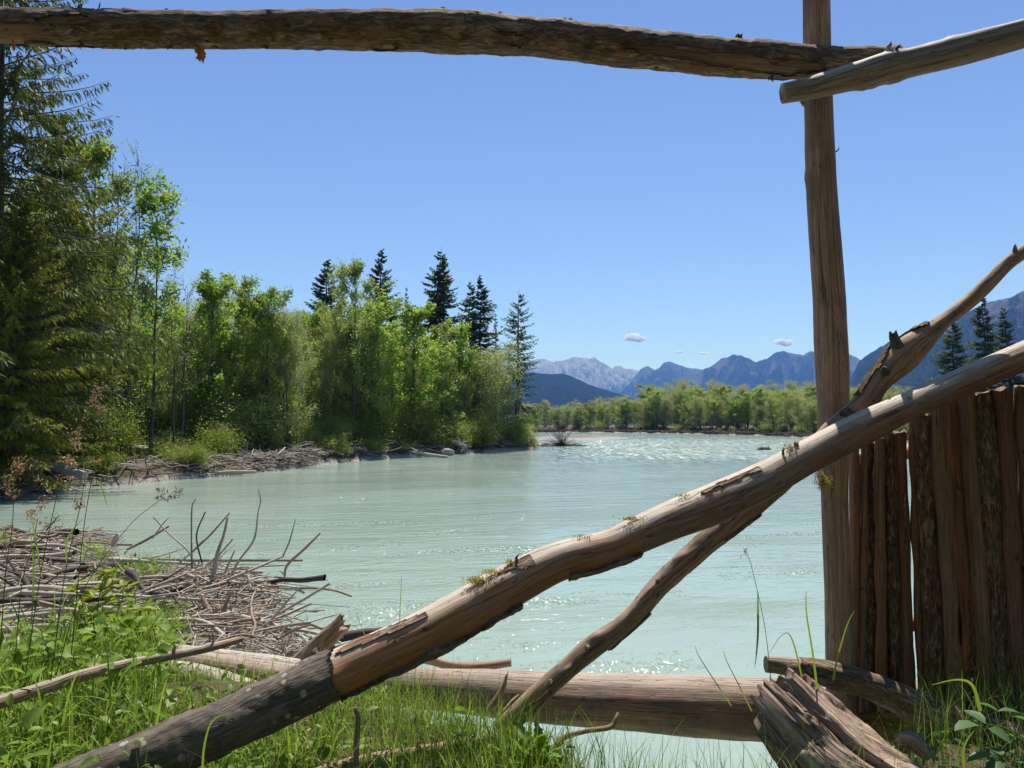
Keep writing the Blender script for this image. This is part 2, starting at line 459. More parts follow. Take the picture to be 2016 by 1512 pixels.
amp = g.math('ADD', g.math('MULTIPLY', shoal, 4.6), g.math('MULTIPLY', g.ramp(g.math('DIVIDE', ylen, 100.0), [(0.25, 0.0), (0.6, 0.6)]), g.math('MULTIPLY_ADD', riff, 0.4)))
amp = g.math('MULTIPLY', amp, 1.0)
sv = g.n("ShaderNodeVectorMath", {0: sv, 1: g.n("ShaderNodeCombineXYZ", {"X": g.math('MULTIPLY', amp, 0.45), "Y": amp, "Z": 0.0}).outputs[0]}, operation='MULTIPLY').outputs[0]
sB = g.n("ShaderNodeTexNoise", {"Vector": g.mapped(pos, (26, 11, 1)), "Scale": 1.0, "Detail": 1.0}).outputs["Color"]
sw = g.n("ShaderNodeVectorMath", {0: sB, 1: (0.5, 0.5, 0.5)}, operation='SUBTRACT').outputs[0]
rifn = g.ramp(g.noise(g.mapped(wv, (0.22, 0.75, 1)), 1.0, 3, 0.6, 0.8), [(0.55, 0.0), (0.64, 1.0)])
ampn = g.math('MULTIPLY', g.math('MULTIPLY', rifn, 2.6), g.ramp(g.math('DIVIDE', ylen, 100.0), [(0.16, 1.0), (0.30, 0.0)]))
sw = g.n("ShaderNodeVectorMath", {0: sw, 1: g.n("ShaderNodeCombineXYZ", {"X": g.math('MULTIPLY', ampn, 0.6), "Y": ampn, "Z": 0.0}).outputs[0]}, operation='MULTIPLY').outputs[0]
sv = g.n("ShaderNodeVectorMath", {0: sv, 1: sw}, operation='ADD').outputs[0]
nfin = g.n("ShaderNodeVectorMath", {0: g.n("ShaderNodeVectorMath", {0: nb, 1: sv}, operation='ADD').outputs[0]}, operation='NORMALIZE').outputs[0]
turb = g.noise(g.mapped(wv, (0.05, 0.16, 1)), 1.0, 4, 0.6, 1.0)
c = g.ramp(turb, [(0.3, (0.235, 0.310, 0.262)), (0.7, (0.300, 0.385, 0.330))])
p = g.n("ShaderNodeBsdfPrincipled", {"Base Color": c, "Roughness": g.math('ADD', g.math('MULTIPLY', shoal, 0.06), 0.09), "IOR": 1.333, "Specular IOR Level": 0.5, "Normal": nfin})
M['water'] = g.finish(p.outputs[0])
wr = np.concatenate([[0.01], np.geomspace(1.0, 900, 60)])
wx, wy, wq = polar_grid(wr, np.linspace(-math.pi, math.pi, 97))
tag(obj("river_water", mesh_np("river_water", np.stack([wx, wy, wx * 0], 1), wq), M['water']), kind='structure')
# ------------------------------------------------------------------ mountains
def mtn_mat(name, forest, rock, snow=0.0, treeline=600.0, scale=1.0):
    g = NT(name)
    pos = g.n("ShaderNodeNewGeometry").outputs["Position"]
    z = g.n("ShaderNodeSeparateXYZ", {0: pos}).outputs["Z"]
    nz = g.n("ShaderNodeSeparateXYZ", {0: g.n("ShaderNodeNewGeometry").outputs["Normal"]}).outputs["Z"]
    a = g.noise(pos, 0.0022 * scale, 7, 0.65)
    b = g.noise(g.n("ShaderNodeMapping", {"Vector": pos, "Scale": (0.012, 0.012, 0.003)}).outputs[0], scale, 6, 0.7)
    gul = g.attr("gully")
    t = g.math('ADD', g.math('DIVIDE', z, treeline * 2), g.math('MULTIPLY', g.math('SUBTRACT', a, 0.5), 0.9))
    t = g.math('ADD', t, g.math('MULTIPLY', gul, 0.35))
    rk = g.mix(b, tuple(x * 0.55 for x in rock), rock)
    fo = g.mix(g.noise(pos, 0.03 * scale, 5, 0.7), tuple(x * 0.5 for x in forest), tuple(x * 1.5 for x in forest))
    c = g.mix(g.ramp(t, [(0.46, 0.0), (0.56, 1.0)]), fo, rk)
    if snow:
        s = g.math('ADD', g.math('ADD', g.math('MULTIPLY', gul, 0.35), g.math('MULTIPLY', b, 0.95)), g.math('MULTIPLY', g.math('SUBTRACT', g.math('DIVIDE', z, treeline * 2), 0.5), 0.9))
        c = g.mix(g.ramp(s, [(snow, 0.0), (snow + 0.03, 1.0)]), c, (0.85, 0.86, 0.88))
    rel = g.noise(g.n("ShaderNodeMapping", {"Vector": pos, "Scale": (0.007, 0.007, 0.0025)}).outputs[0], scale, 6, 0.7, 0.4)
    p = g.n("ShaderNodeBsdfPrincipled", {"Base Color": c, "Roughness": 1.0, "Specular IOR Level": 0.0, "Normal": g.bump(rel, 170.0 / scale)})
    return g.finish(p.outputs[0])


def mountain(name, sil, D, depth, m, seed, gamp=0.22, gk=60.0, rough=0.006, label=None, prof=0.85):
    """a mountain whose crest follows (photo x, photo y) at distance D, falling towards us over `depth`"""
    px = np.array([s[0] for s in sil], float); py = np.array([s[1] for s in sil], float)
    n, m_ = 560, 120
    X = np.linspace(px[0], px[-1], n)
    az = np.arctan((X - 1008) / F)
    top = np.interp(X, px, py)
    H = (HOR - top) / F * D + CAM_H
    H = H * (1 + rough * 3.0 * fbm(X * 0.045, X * 0 + seed, seed, 5) * np.clip((HOR - top) / 60, 0.2, 1.2))
    t = np.concatenate([np.linspace(0, 1, 90), 1 + np.linspace(0.02, 0.7, m_ - 90)])
    T, A = np.meshgrid(t, az, indexing='ij')
    Hh = np.broadcast_to(H, T.shape)
    r = D - depth * (1 - np.minimum(T, 1)) + depth * np.maximum(T - 1, 0)
    base = np.where(T <= 1, np.clip(T, 0, 1) ** (1 / prof), np.clip(1 - (T - 1) * 1.4, 0, 1))
    w = fbm(A * gk * 0.3, T * 2.0, seed + 2, 3) * 0.5
    rid = 1 - np.abs(fbm(A * gk + w * 2.4, T * 2.2 + w, seed + 4, 5))
    mod = np.sin(np.pi * np.clip(T, 0, 1)) ** 0.7
    hgt = Hh * base + Hh * gamp * (rid - 0.75) * mod * (T < 1)
    hgt = hgt + Hh * 0.02 * fbm(A * gk * 5, T * 22, seed + 9, 3) * mod
    gully = (0.75 - rid)
    Rr = r / np.cos(A)
    V = np.stack([Rr * np.sin(A), Rr * np.cos(A), hgt - 6], -1).reshape(-1, 3)
    i = np.arange(m_ - 1)[:, None] * n + np.arange(n - 1)[None]
    q = np.stack([i, i + 1, i + 1 + n, i + n], -1).reshape(-1, 4)
    return tag(obj(name, mesh_np(name, V, q, attrs={'gully': gully.ravel()}), m), label, kind='structure')


M['mt_far'] = mtn_mat("limestone_peaks", (0.05, 0.075, 0.04), (0.44, 0.44, 0.44), 1.00, 430)
M['mt_mid'] = mtn_mat("forest_and_rock", (0.022, 0.036, 0.022), (0.14, 0.14, 0.14), 0, 640)
M['mt_near'] = mtn_mat("forest_slope", (0.014, 0.026, 0.014), (0.20, 0.20, 0.17), 0, 1900, 2.0)
mountain("mountain", [(300, 760), (600, 740), (900, 725), (1000, 716), (1050, 708), (1066, 706), (1090, 712), (1110, 708), (1128, 703), (1150, 703), (1160, 706), (1171, 700), (1184, 710), (1200, 718), (1206, 722), (1212, 718), (1220, 718), (1232, 725), (1262, 730), (1300, 745), (1400, 770), (1500, 790)],
         11000, 2800, M['mt_far'], 1, 0.42, 62, 0.005)
mountain("mountain", [(1180, 812), (1215, 780), (1240, 755), (1262, 724), (1275, 718), (1290, 726), (1300, 722), (1306, 714), (1318, 712), (1328, 714), (1345, 718), (1372, 724), (1392, 728), (1450, 760), (1520, 800)],
         9300, 2500, M['mt_mid'], 5, 0.38, 66, 0.005)
mountain("mountain", [(1230, 815), (1290, 780), (1340, 752), (1392, 725), (1420, 708), (1445, 698), (1460, 697), (1475, 704), (1490, 710), (1510, 703), (1530, 693), (1545, 690), (1565, 694), (1583, 697), (1596, 689), (1640, 690), (1660, 689), (1680, 698), (1700, 710), (1760, 735), (1900, 770), (2100, 790)],
         7600, 2600, M['mt_mid'], 9, 0.36, 66, 0.005)
mountain("hill", [(-300, 800), (300, 770), (700, 745), (900, 738), (1040, 733), (1080, 733), (1110, 734), (1140, 745), (1165, 756), (1200, 768), (1240, 780), (1275, 792), (1310, 806), (1380, 820), (1500, 830)],
         4300, 1900, M['mt_near'], 13, 0.10, 40, 0.004)
mountain("mountain", [(1600, 815), (1660, 772), (1694, 709), (1740, 676), (1790, 651), (1800, 642), (1840, 630), (1880, 620), (1905, 611), (1950, 596), (1990, 585), (2016, 573), (2100, 545), (2300, 520), (2700, 560), (3200, 660)],
         3600, 1750, M['mt_mid'], 21, 0.24, 40, 0.004)

# ------------------------------------------------------------------ clouds
g = NT("cloud_vapour")
lw = g.n("ShaderNodeLayerWeight", {"Blend": 0.35}).outputs["Facing"]
nz = g.noise(g.n("ShaderNodeTexCoord").outputs["Object"], 0.006, 5, 0.6)
dif = g.n("ShaderNodeBsdfDiffuse", {"Color": (0.98, 0.98, 0.98, 1)})
trn = g.n("ShaderNodeBsdfTranslucent", {"Color": (0.98, 0.98, 0.98, 1)})
both = g.n("ShaderNodeMixShader", {0: 0.5, 1: dif.outputs[0], 2: trn.outputs[0]})
tp = g.n("ShaderNodeBsdfTransparent")
fac = g.ramp(g.math('ADD', lw, g.math('MULTIPLY', g.math('SUBTRACT', nz, 0.5), 0.9)), [(0.30, 0.50), (1.0, 0.97)])
mx = g.n("ShaderNodeMixShader", {0: fac, 1: both.outputs[0], 2: tp.outputs[0]})
M['cloud'] = g.finish(mx.outputs[0])


def ball(n=20, m=14):
    th = np.linspace(0, 2 * math.pi, n, endpoint=False); ph = np.linspace(0.06, math.pi - 0.06, m)
    P, T = np.meshgrid(ph, th, indexing='ij')
    V = np.stack([np.sin(P) * np.cos(T), np.sin(P) * np.sin(T), np.cos(P)], -1).reshape(-1, 3)
    i = np.arange(m - 1)[:, None] * n + np.arange(n)[None]
    j = np.arange(m - 1)[:, None] * n + (np.arange(n)[None] + 1) % n
    q = np.stack([i, i + n, j + n, j], -1).reshape(-1, 4)
    return V, q


def cloud(px, py, w, hgt, k, seed, label, D=26000):
    r = np.random.default_rng(seed)
    c = at(px, py, D); s = D / F
    Vs, Qs, off = [], [], 0
    for i in range(k):
        u = (i + 0.5) / k * 2 - 1
        ph = hgt * (0.35 + 0.65 * math.sqrt(max(0.05, 1 - u * u))) * r.uniform(0.6, 1.0)
        rad = np.array((w / k * 2.9 * r.uniform(0.6, 1.4), w / k * 2.4, ph * 0.5)) * s
        V, q = ball()
        V = V * (1 + 0.16 * fbm(V[:, 0:1] * 2 + seed + i, V[:, 2:3] * 2 + V[:, 1:2], seed % 30, 3)) * rad
        V[:, 2] = np.where(V[:, 2] < 0, V[:, 2] * 0.7, V[:, 2])
        V = V + np.array((u * w * 0.40 * s, r.uniform(-0.2, 0.2) * w * s, 0.22 * hgt * r.uniform(-1, 1) * s))
        Vs.append(V); Qs.append(q + off); off += len(V)
    o = obj("cloud", mesh_np("cloud", np.concatenate(Vs), np.concatenate(Qs)), M['cloud'], loc=tuple(c))
    tag(o, label, "cloud")


cloud(1249, 666, 44, 17, 16, 3, "small white cloud above the snowy peak left of centre range")
cloud(1544, 674, 36, 16, 14, 8, "compact white cloud close to the left of the wooden post")
cloud(1384, 696, 14, 6, 6, 12, "faint thin cloud wisp low between the two white clouds")
cloud(1337, 694, 12, 5, 6, 15, "faintest cloud wisp just above the middle peak")

# ------------------------------------------------------------------ haze
g = NT("valley_haze")
v = g.n("ShaderNodeVolumePrincipled", {"Color": (0.15, 0.36, 1.0, 1), "Absorption Color": (0.5, 0.6, 0.85, 1), "Density": 0.85e-4, "Anisotropy": 0.1})
g.t.links.new(v.outputs[0], g.out.inputs["Volume"])
x0, x1, y0, y1, z0, z1 = -14000, 14000, -1200, 13500, -3.0, 1180.0
hv = [(x, y, z) for z in (z0, z1) for y in (y0, y1) for x in (x0, x1)]
hq = [(0, 2, 3, 1), (4, 5, 7, 6), (0, 1, 5, 4), (2, 6, 7, 3), (0, 4, 6, 2), (1, 3, 7, 5)]
tag(obj("haze", mesh_np("haze", hv, hq, smoothed=False), g.m), kind='stuff')

# ------------------------------------------------------------------ tree kit
def batch_tubes(C, R, ns=5):
    """C (B,P,3) centre lines, R (B,P) radii"""
    B, P, _ = C.shape
    d = C[:, -1] - C[:, 0]; d /= np.linalg.norm(d, axis=1, keepdims=True) + 1e-9
    ref = np.where(np.abs(d[:, 2:3]) > 0.8, np.array([[1.0, 0, 0]]), np.array([[0, 0, 1.0]]))
    u = np.cross(d, ref); u /= np.linalg.norm(u, axis=1, keepdims=True) + 1e-9
    w = np.cross(d, u)
    a = np.linspace(0, 2 * math.pi, ns, endpoint=False)
    ring = np.cos(a)[None, None, :, None] * u[:, None, None] + np.sin(a)[None, None, :, None] * w[:, None, None]
    V = C[:, :, None] + ring * R[:, :, None, None]
    wp = np.stack([np.broadcast_to(np.cos(a)[None, None] * 0.1, V.shape[:3]), np.broadcast_to(np.sin(a)[None, None] * 0.1, V.shape[:3]), np.broadcast_to(np.arange(P)[None, :, None] * 0.4 + np.arange(B)[:, None, None] * 0.7, V.shape[:3])], -1)
    b = (np.arange(B) * P * ns)[:, None, None]; i = (np.arange(P - 1) * ns)[None, :, None]
    j = np.arange(ns)[None, None]; j2 = (j + 1) % ns
    q = np.stack([b + i + j, b + i + j2, b + i + ns + j2, b + i + ns + j], -1).reshape(-1, 4)
    return V.reshape(-1, 3), q, wp.reshape(-1, 3)


def join(parts):
    Vs, Qs, Ws, off = [], [], [], 0
    for V, q, w in parts:
        Vs.append(V); Qs.append(q + off); Ws.append(w); off += len(V)
    return np.concatenate(Vs), np.concatenate(Qs), np.concatenate(Ws)


def unit(a):
    return a / (np.linalg.norm(a, axis=-1, keepdims=True) + 1e-9)


def leaf_quads(P, Ldir, L, W, tint, r, flat=0.55):
    """rhombic leaves: base P, pointing along Ldir, faces biased upward by `flat`"""
    n = len(P)
    nr = r.normal(size=(n, 3)) * (1 - flat); nr[:, 2] += flat * r.choice([1, 1, 1, -1], n)
    side = unit(np.cross(Ldir, nr))
    L = np.broadcast_to(L, n)[:, None]; W = np.broadcast_to(W, n)[:, None]
    a = P; c_ = P + Ldir * L
    b = P + Ldir * L * 0.45 + side * W * 0.5
    d = P + Ldir * L * 0.45 - side * W * 0.5
    V = np.stack([a, b, c_, d], 1).reshape(-1, 3)
    q = np.arange(n * 4).reshape(n, 4)
    return V, q, np.repeat(tint, 4)


def rdirs(r, n, up=0.0):
    d = r.normal(size=(n, 3)); d[:, 2] += up
    return unit(d)


def decid(name, seed, H, R, z0=0.12, nl=26, ns=7, per=80, L=0.11, W=0.06, up=0.9, sig=0.16, stems=1, cz=0.55, tr=0.012, envp=0.55, gap=0.0, lean=0.03, narrow_top=True):
    r = np.random.default_rng(seed)
    parts, lims = [], []
    for s in range(stems):
        P = 9
        t = np.linspace(0, 1, P)
        az = r.uniform(0, 6.28); sp = (0.16 * R * (stems > 1)) * r.uniform(0.6, 1.5)
        tx = np.cumsum(r.normal(0, lean * H / P, P)) + np.cos(az) * (sp * 0.4 + sp * 2.2 * t)
        ty = np.cumsum(r.normal(0, lean * H / P, P)) + np.sin(az) * (sp * 0.4 + sp * 2.2 * t)
        hh = H * r.uniform(0.86, 1.0) if s else H
        C = np.stack([tx, ty, t * hh * 0.97], -1)
        parts.append(batch_tubes(C[None], (H * tr / math.sqrt(stems) * (1 - t * 0.93) * (1 + 0.5 * np.exp(-t * 18)))[None], 8))
        k = nl // stems
        zf = np.clip(z0 + (0.98 - z0) * (np.arange(k) + r.uniform(0, 1, k)) / k, 0, 0.985)
        st = np.stack([np.interp(zf, t, C[:, i]) for i in range(3)], -1)
        x = (zf - cz) / np.where(zf > cz, 1.03 - cz, cz - z0 + 0.18)
        env = np.clip(1 - x * x, 0.04, 1) ** envp
        Ln = R * env * r.uniform(0.65, 1.15, k)
        a = np.arange(k) * 2.4 + r.uniform(0, 1.3, k) + s
        el = up * (0.6 + 0.75 * zf) * r.uniform(0.7, 1.25, k)
        d = np.stack([np.cos(a) * np.cos(el), np.sin(a) * np.cos(el), np.sin(el)], -1)
        tt = np.linspace(0, 1, 6)
        wob = np.cumsum(r.normal(0, 0.05, (k, 6, 3)), 1) * Ln[:, None, None]
        LC = st[:, None] + d[:, None] * (tt[None, :, None] * Ln[:, None, None]) + wob * tt[None, :, None]
        LC[..., 2] += (0.18 * Ln[:, None]) * (tt[None] ** 2)
        rad = (H * tr * 0.36 * (1 - zf * 0.75))[:, None] * (1 - 0.9 * tt[None])
        parts.append(batch_tubes(LC, rad, 5))
        lims.append((LC, Ln, d))
    LC = np.concatenate([l[0] for l in lims]); Ln = np.concatenate([l[1] for l in lims]); d = np.concatenate([l[2] for l in lims])
    k = len(LC)
    # sub-branches
    ti = r.uniform(0.22, 1.0, (k, ns)); ti[:, 0] = 1.0
    f = ti * 5; i0 = np.minimum(f.astype(int), 4); fr = (f - i0)[..., None]
    ar = np.arange(k)[:, None]
    SP = LC[ar, i0] * (1 - fr) + LC[ar, i0 + 1] * fr
    sd = unit(d[:, None] * 0.8 + r.normal(0, 0.6, (k, ns, 3)) + np.array((0, 0, 0.25)))
    sl = (0.42 * Ln[:, None] * (1.15 - 0.5 * ti) * r.uniform(0.6, 1.3, (k, ns)) + 0.12)
    SP, sd, sl = SP.reshape(-1, 3), sd.reshape(-1, 3), sl.reshape(-1)
    tt = np.linspace(0, 1, 4)
    SC_ = SP[:, None] + sd[:, None] * (tt[None, :, None] * sl[:, None, None])
    SC_[..., 2] += 0.1 * sl[:, None] * tt[None] ** 2
    parts.append(batch_tubes(SC_, 0.012 * (H / 12) * (1 - 0.8 * tt)[None] * np.ones((len(sl), 1)), 3))
    keep = r.uniform(0, 1, len(sl)) >= gap
    SP, sd, sl = SP[keep], sd[keep], sl[keep]
    cnt = per
    tl = r.uniform(0.1, 1.1, (len(sl), cnt, 1))
    LP = SP[:, None] + sd[:, None] * (tl * sl[:, None, None]) + r.normal(0, sig, (len(sl), cnt, 3)) * (0.5 + sl[:, None, None])
    LP = LP.reshape(-1, 3)
    n = len(LP)
    ctint = np.repeat(r.uniform(0.0, 0.75, len(sl)), cnt)
    V, q, ti_ = leaf_quads(LP, rdirs(r, n, 0.15), L * r.uniform(0.6, 1.3, n), W * r.uniform(0.7, 1.2, n), np.clip(ctint + r.uniform(-0.15, 0.3, n), 0, 1), r, 0.32)
    TV, TQ, TW = join(parts)
    return (mesh_np(name + "_trunk", TV, TQ, attrs={'wp': TW}), mesh_np(name + "_crown", V, q, attrs={'tint': ti_}, smoothed=False), H)


def spruce(name, seed, H, R, z0=0.05, step=0.34, nb=6, tw=12, k=2, W=0.10, hang=0.25, tl=0.36, droop=0.32, tr=0.011, gap=0.0, envp=0.85, bare=0.0):
    r = np.random.default_rng(seed)
    t = np.linspace(0, 1, 10)
    C = np.stack([np.cumsum(r.normal(0, 0.004 * H, 10)) * t, np.cumsum(r.normal(0, 0.004 * H, 10)) * t, t * H], -1)
    parts = [batch_tubes(C[None], (H * tr * (1 - t * 0.96))[None], 8)]
    zs = np.arange(z0 * H, H * 0.985, step)
    zs = np.repeat(zs, nb) + r.uniform(-step * 0.5, step * 0.5, len(zs) * nb)
    zs = np.clip(zs, 0.02 * H, 0.99 * H)
    zs = zs[r.uniform(0, 1, len(zs)) >= gap]
    B = len(zs); zf = zs / H
    st = np.stack([np.interp(zf, t, C[:, 0]), np.interp(zf, t, C[:, 1]), zs], -1)
    Ln = R * (1 - zf) ** envp * np.where(zf < 0.2, 0.75 + zf, 1) * r.uniform(0.55, 1.15, B) + 0.05
    a = r.uniform(0, 6.283, B)
    el = np.radians(-14 + 46 * zf + r.normal(0, 5, B))
    d = np.stack([np.cos(a), np.sin(a), np.zeros(B)], -1)
    tt = np.linspace(0, 1, 7)

    def bp(tv):
        z = np.tan(el)[:, None] * Ln[:, None] * tv - droop * Ln[:, None] * (1 - zf)[:, None] * tv ** 1.6 + 0.20 * Ln[:, None] * tv ** 4
        P_ = st[:, None] + d[:, None] * (tv * Ln[:, None])[..., None]
        P_[..., 2] += z
        return P_
    LC = bp(np.broadcast_to(tt, (B, 7)))
    parts.append(batch_tubes(LC, (0.008 + 0.012 * Ln)[:, None] * (1 - 0.88 * tt[None]), 4))
    # twigs each side
    tv = np.clip(bare + (1 - bare) * (np.arange(tw)[None] + r.uniform(0, 1, (B, tw))) / tw, 0.06, 1.0)
    TP = bp(tv)
    side = np.stack([-np.sin(a), np.cos(a), np.zeros(B)], -1)
    sg = np.where(np.arange(tw) % 2 == 0, 1.0, -1.0)[None, :, None]
    td = d[:, None] * 0.85 + side[:, None] * sg * r.uniform(0.5, 1.1, (B, tw, 1)) + np.array((0, 0, -1.0)) * hang * r.uniform(0.2, 1.8, (B, tw, 1))
    td = unit(td)
    ll = (tl * Ln[:, None] * (1.08 - tv) * r.uniform(0.6, 1.2, (B, tw)) + 0.07 + 0.06 * Ln[:, None])
    Vs, Qs, Ts, off = [], [], [], 0
    bt = np.repeat(r.uniform(0.0, 0.7, B), tw)
    for j in range(k):
        jf = j / k
        P_ = (TP + td * (ll * jf * 0.8)[..., None]).reshape(-1, 3)
        dd = unit(td.reshape(-1, 3) + r.normal(0, 0.28 if j else 0.1, (B * tw, 3)) + np.array((0, 0, -0.12 * j)))
        V, q, ti_ = leaf_quads(P_, dd, (ll.ravel() * (0.75 if j else 1.0)) * r.uniform(0.7, 1.1, B * tw), W * r.uniform(0.7, 1.3, B * tw), np.clip(bt + r.uniform(0, 0.3, B * tw), 0, 1), r, 0.45)
        Vs.append(V); Qs.append(q + off); Ts.append(ti_); off += len(V)
    TV, TQ, TW = join(parts)
    return (mesh_np(name + "_trunk", TV, TQ, attrs={'wp': TW}), mesh_np(name + "_crown", np.concatenate(Vs), np.concatenate(Qs), attrs={'tint': np.concatenate(Ts)}, smoothed=False), H)


def bushm(name, seed, H, R, n=5200, L=0.10, W=0.05, flat=0.5):
    r = np.random.default_rng(seed)
    B = 34
    a = r.uniform(0, 6.28, B); el = r.uniform(0.5, 1.45, B)
    d = np.stack([np.cos(a) * np.cos(el) * R / H * 1.3, np.sin(a) * np.cos(el) * R / H * 1.3, np.sin(el)], -1)
    Ln = H * r.uniform(0.55, 1.08, B)
    tt = np.linspace(0, 1, 6)
    C = d[:, None] * (tt[None, :, None] * Ln[:, None, None]) + np.cumsum(r.normal(0, 0.025 * H, (B, 6, 3)), 1) * tt[None, :, None]
    C = C + np.stack([np.cos(a), np.sin(a), 0 * a], -1)[:, None] * 0.12 * R
    TV, TQ, TW = batch_tubes(C, 0.014 * H * 0.5 * (1 - 0.85 * tt)[None] * np.ones((B, 1)), 4)
    bi = r.integers(0, B, n); tf = r.uniform(0.12, 1.0, n) ** 0.8 * 4.999; i0 = tf.astype(int); fr = (tf - i0)[:, None]
    P = C[bi, i0] * (1 - fr) + C[bi, i0 + 1] * fr + r.normal(0, 0.085 * H, (n, 3)) * (0.5 + tf / 5)[:, None]
    P[:, 2] = np.abs(P[:, 2])
    tint = np.clip(r.uniform(0, 0.65, B)[bi] + r.uniform(0, 0.35, n), 0, 1)
    V, q, ti_ = leaf_quads(P, rdirs(r, n, 0.3), L * r.uniform(0.6, 1.3, n), W * r.uniform(0.7, 1.2, n), tint, r, flat)
    return (mesh_np(name + "_stems", TV, TQ, attrs={'wp': TW}), mesh_np(name + "_foliage", V, q, attrs={'tint': ti_}, smoothed=False), H)


KIT = {
    'alder0': (decid("alder", 21, 12, 2.2, 0.10, 34, 8, 54, 0.17, 0.12, 0.75, 0.15, gap=0.25), 'alder'),
    'alder1': (decid("alder", 22, 13, 2.6, 0.16, 32, 8, 62, 0.17, 0.12, 0.85, 0.14, gap=0.3), 'alder'),
    'alder2': (decid("alder", 23, 11, 2.4, 0.06, 34, 8, 62, 0.17, 0.12, 0.7, 0.15, stems=2, gap=0.25), 'alder'),
    'ash0': (decid("ash", 31, 12, 2.1, 0.25, 26, 7, 56, 0.27, 0.12, 0.8, 0.14, gap=0.28), 'ash'),
    'ash1': (decid("ash", 32, 13, 2.6, 0.18, 28, 7, 58, 0.27, 0.12, 0.7, 0.15, gap=0.28), 'ash'),
    'slim': (decid("slim_ash", 33, 14, 1.7, 0.42, 24, 5, 42, 0.30, 0.11, 0.8, 0.15, gap=0.40, tr=0.007, cz=0.72), 'ash'),
    'willow0': (decid("willow", 41, 11, 3.0, 0.14, 40, 9, 84, 0.14, 0.055, 1.0, 0.20, stems=3, cz=0.66, envp=0.45, gap=0.2), 'willow'),
    'willow1': (decid("willow", 42, 12, 2.6, 0.12, 40, 9, 80, 0.14, 0.055, 1.05, 0.2, stems=4, cz=0.6, envp=0.5, gap=0.25), 'willow'),
    'willow2': (decid("willow", 43, 10, 2.5, 0.18, 36, 9, 74, 0.13, 0.048, 0.95, 0.18, stems=2, cz=0.68, envp=0.42, gap=0.08), 'willow'),
    'bare': (decid("sparse_tree", 51, 14, 2.6, 0.3, 30, 8, 9, 0.12, 0.06, 0.95, 0.15, stems=2, tr=0.009, gap=0.3, lean=0.05), 'alder'),
    'spruce0': (spruce("spruce", 61, 20, 4.3, k=3, step=0.50, nb=6, tw=18, W=0.13, envp=0.95), 'needle'),
    'spruce1': (spruce("spruce", 62, 20, 3.7, k=3, step=0.55, nb=6, tw=18, W=0.13, hang=0.4, envp=0.9, gap=0.12), 'needle'),
    'spruce2': (spruce("open_spruce", 63, 20, 3.7, 0.18, k=3, step=0.66, nb=5, tw=16, W=0.12, hang=0.9, tl=0.26, gap=0.2, envp=0.72), 'needle'),
    'spruce3': (spruce("slim_spruce", 64, 20, 2.6, k=2, step=0.6, nb=5, tw=12, W=0.13, envp=1.0, gap=0.1), 'needle'),
    'big': (spruce("great_spruce", 65, 27, 6.2, 0.10, k=5, step=0.42, nb=6, tw=34, W=0.055, hang=1.3, tl=0.15, droop=0.40, envp=0.62, tr=0.008, bare=0.22, gap=0.15), 'needle_near'),
    'big2': (spruce("drooping_spruce", 66, 16, 4.0, 0.06, k=5, step=0.36, nb=6, tw=30, W=0.065, hang=0.8, tl=0.18, droop=0.36, envp=0.6, tr=0.009, gap=0.1), 'needle_olive'),
    'bush0': (bushm("bush", 71, 1.6, 1.2), 'bush'),
    'bush1': (bushm("bush", 72, 2.6, 1.4, 6500, 0.13, 0.06), 'bush'),
    'bush2': (bushm("bush", 73, 1.0, 0.9, 4200, 0.16, 0.02, 0.1), 'bush'),
    'bush3': (bushm("bush", 74, 3.4, 1.7, 7500, 0.14, 0.075), 'alder'),
}


def plant(kind, x, y, H, label, cat, group=None, rz=None, wid=1.0, z=None):
    (tm, cm, h0), mk = KIT[kind]
    s = H / h0
    is_bush = kind.startswith('bush')
    nm = "bush" if is_bush else ("spruce_tree" if ('spruce' in kind or kind.startswith('big')) else "willow_tree" if 'willow' in kind else "ash_tree" if kind in ('ash0', 'ash1', 'slim') else "alder_tree" if 'alder' in kind else "sparse_tree")
    e = empty(nm, (x, y, (gz(x, y) if z is None else z) - 0.12), rz if rz is not None else random.uniform(0, 6.28), (s * wid, s * wid, s))
    obj("stems" if is_bush else "trunk", tm, M['trunk'], e)
    obj("foliage" if is_bush else "crown", cm, M[mk], e)
    return tag(e, label, cat, group)


def plant_px(kind, px, top, D, label, cat, group=None, rz=None, wid=1.0):
    x = (px - 1008) / F * D
    z = gz(x, D)
    return plant(kind, x, D, (HOR - top) / F * D + CAM_H - z + 0.1, label, cat, group, rz, wid)


# left bank, the trees one can pick out --------------------------------
T = "tree"
plant_px('big', -8, -330, 29, "huge dark spruce with hanging boughs filling the left edge of the view", T, rz=0.6, wid=1.2)
plant_px('big2', 105, 215, 34, "drooping spruce right beside the huge spruce at the left edge", T, rz=2.0)
plant_px('big2', 20, 380, 27.5, "shorter olive green spruce low in front of the huge left spruce", T, rz=4.0, wid=1.2)
plant_px('alder1', 178, 300, 40, "tall leafy tree with forked dark trunk behind the drooping spruce", T, rz=1.0)
plant_px('bare', 232, 300, 41, "nearly bare twiggy tree left of the slim bright green ash", T, rz=0.2)
plant_px('slim', 300, 362, 39, "slim bright green ash standing out alone against the sky on the left", T, rz=2.3)
plant_px('bare', 352, 530, 41, "leaning thin sparse tree right of the slim bright green ash", T, rz=3.0)
plant_px('ash0', 418, 552, 47, "narrow bright green ash poking above the left canopy", T)
plant_px('alder0', 462, 556, 50, "rounded leafy tree next to the narrow ash on the left canopy", T)
plant_px('ash1', 523, 574, 50, "yellow green tree halfway along the left canopy", T)
plant_px('willow1', 570, 590, 50, "grey green willow left of the tall dark forked tree", T)
plant_px('alder1', 698, 532, 59, "tall dark forked tree in front of the first pair of spruces", T, rz=0.4, wid=0.9)
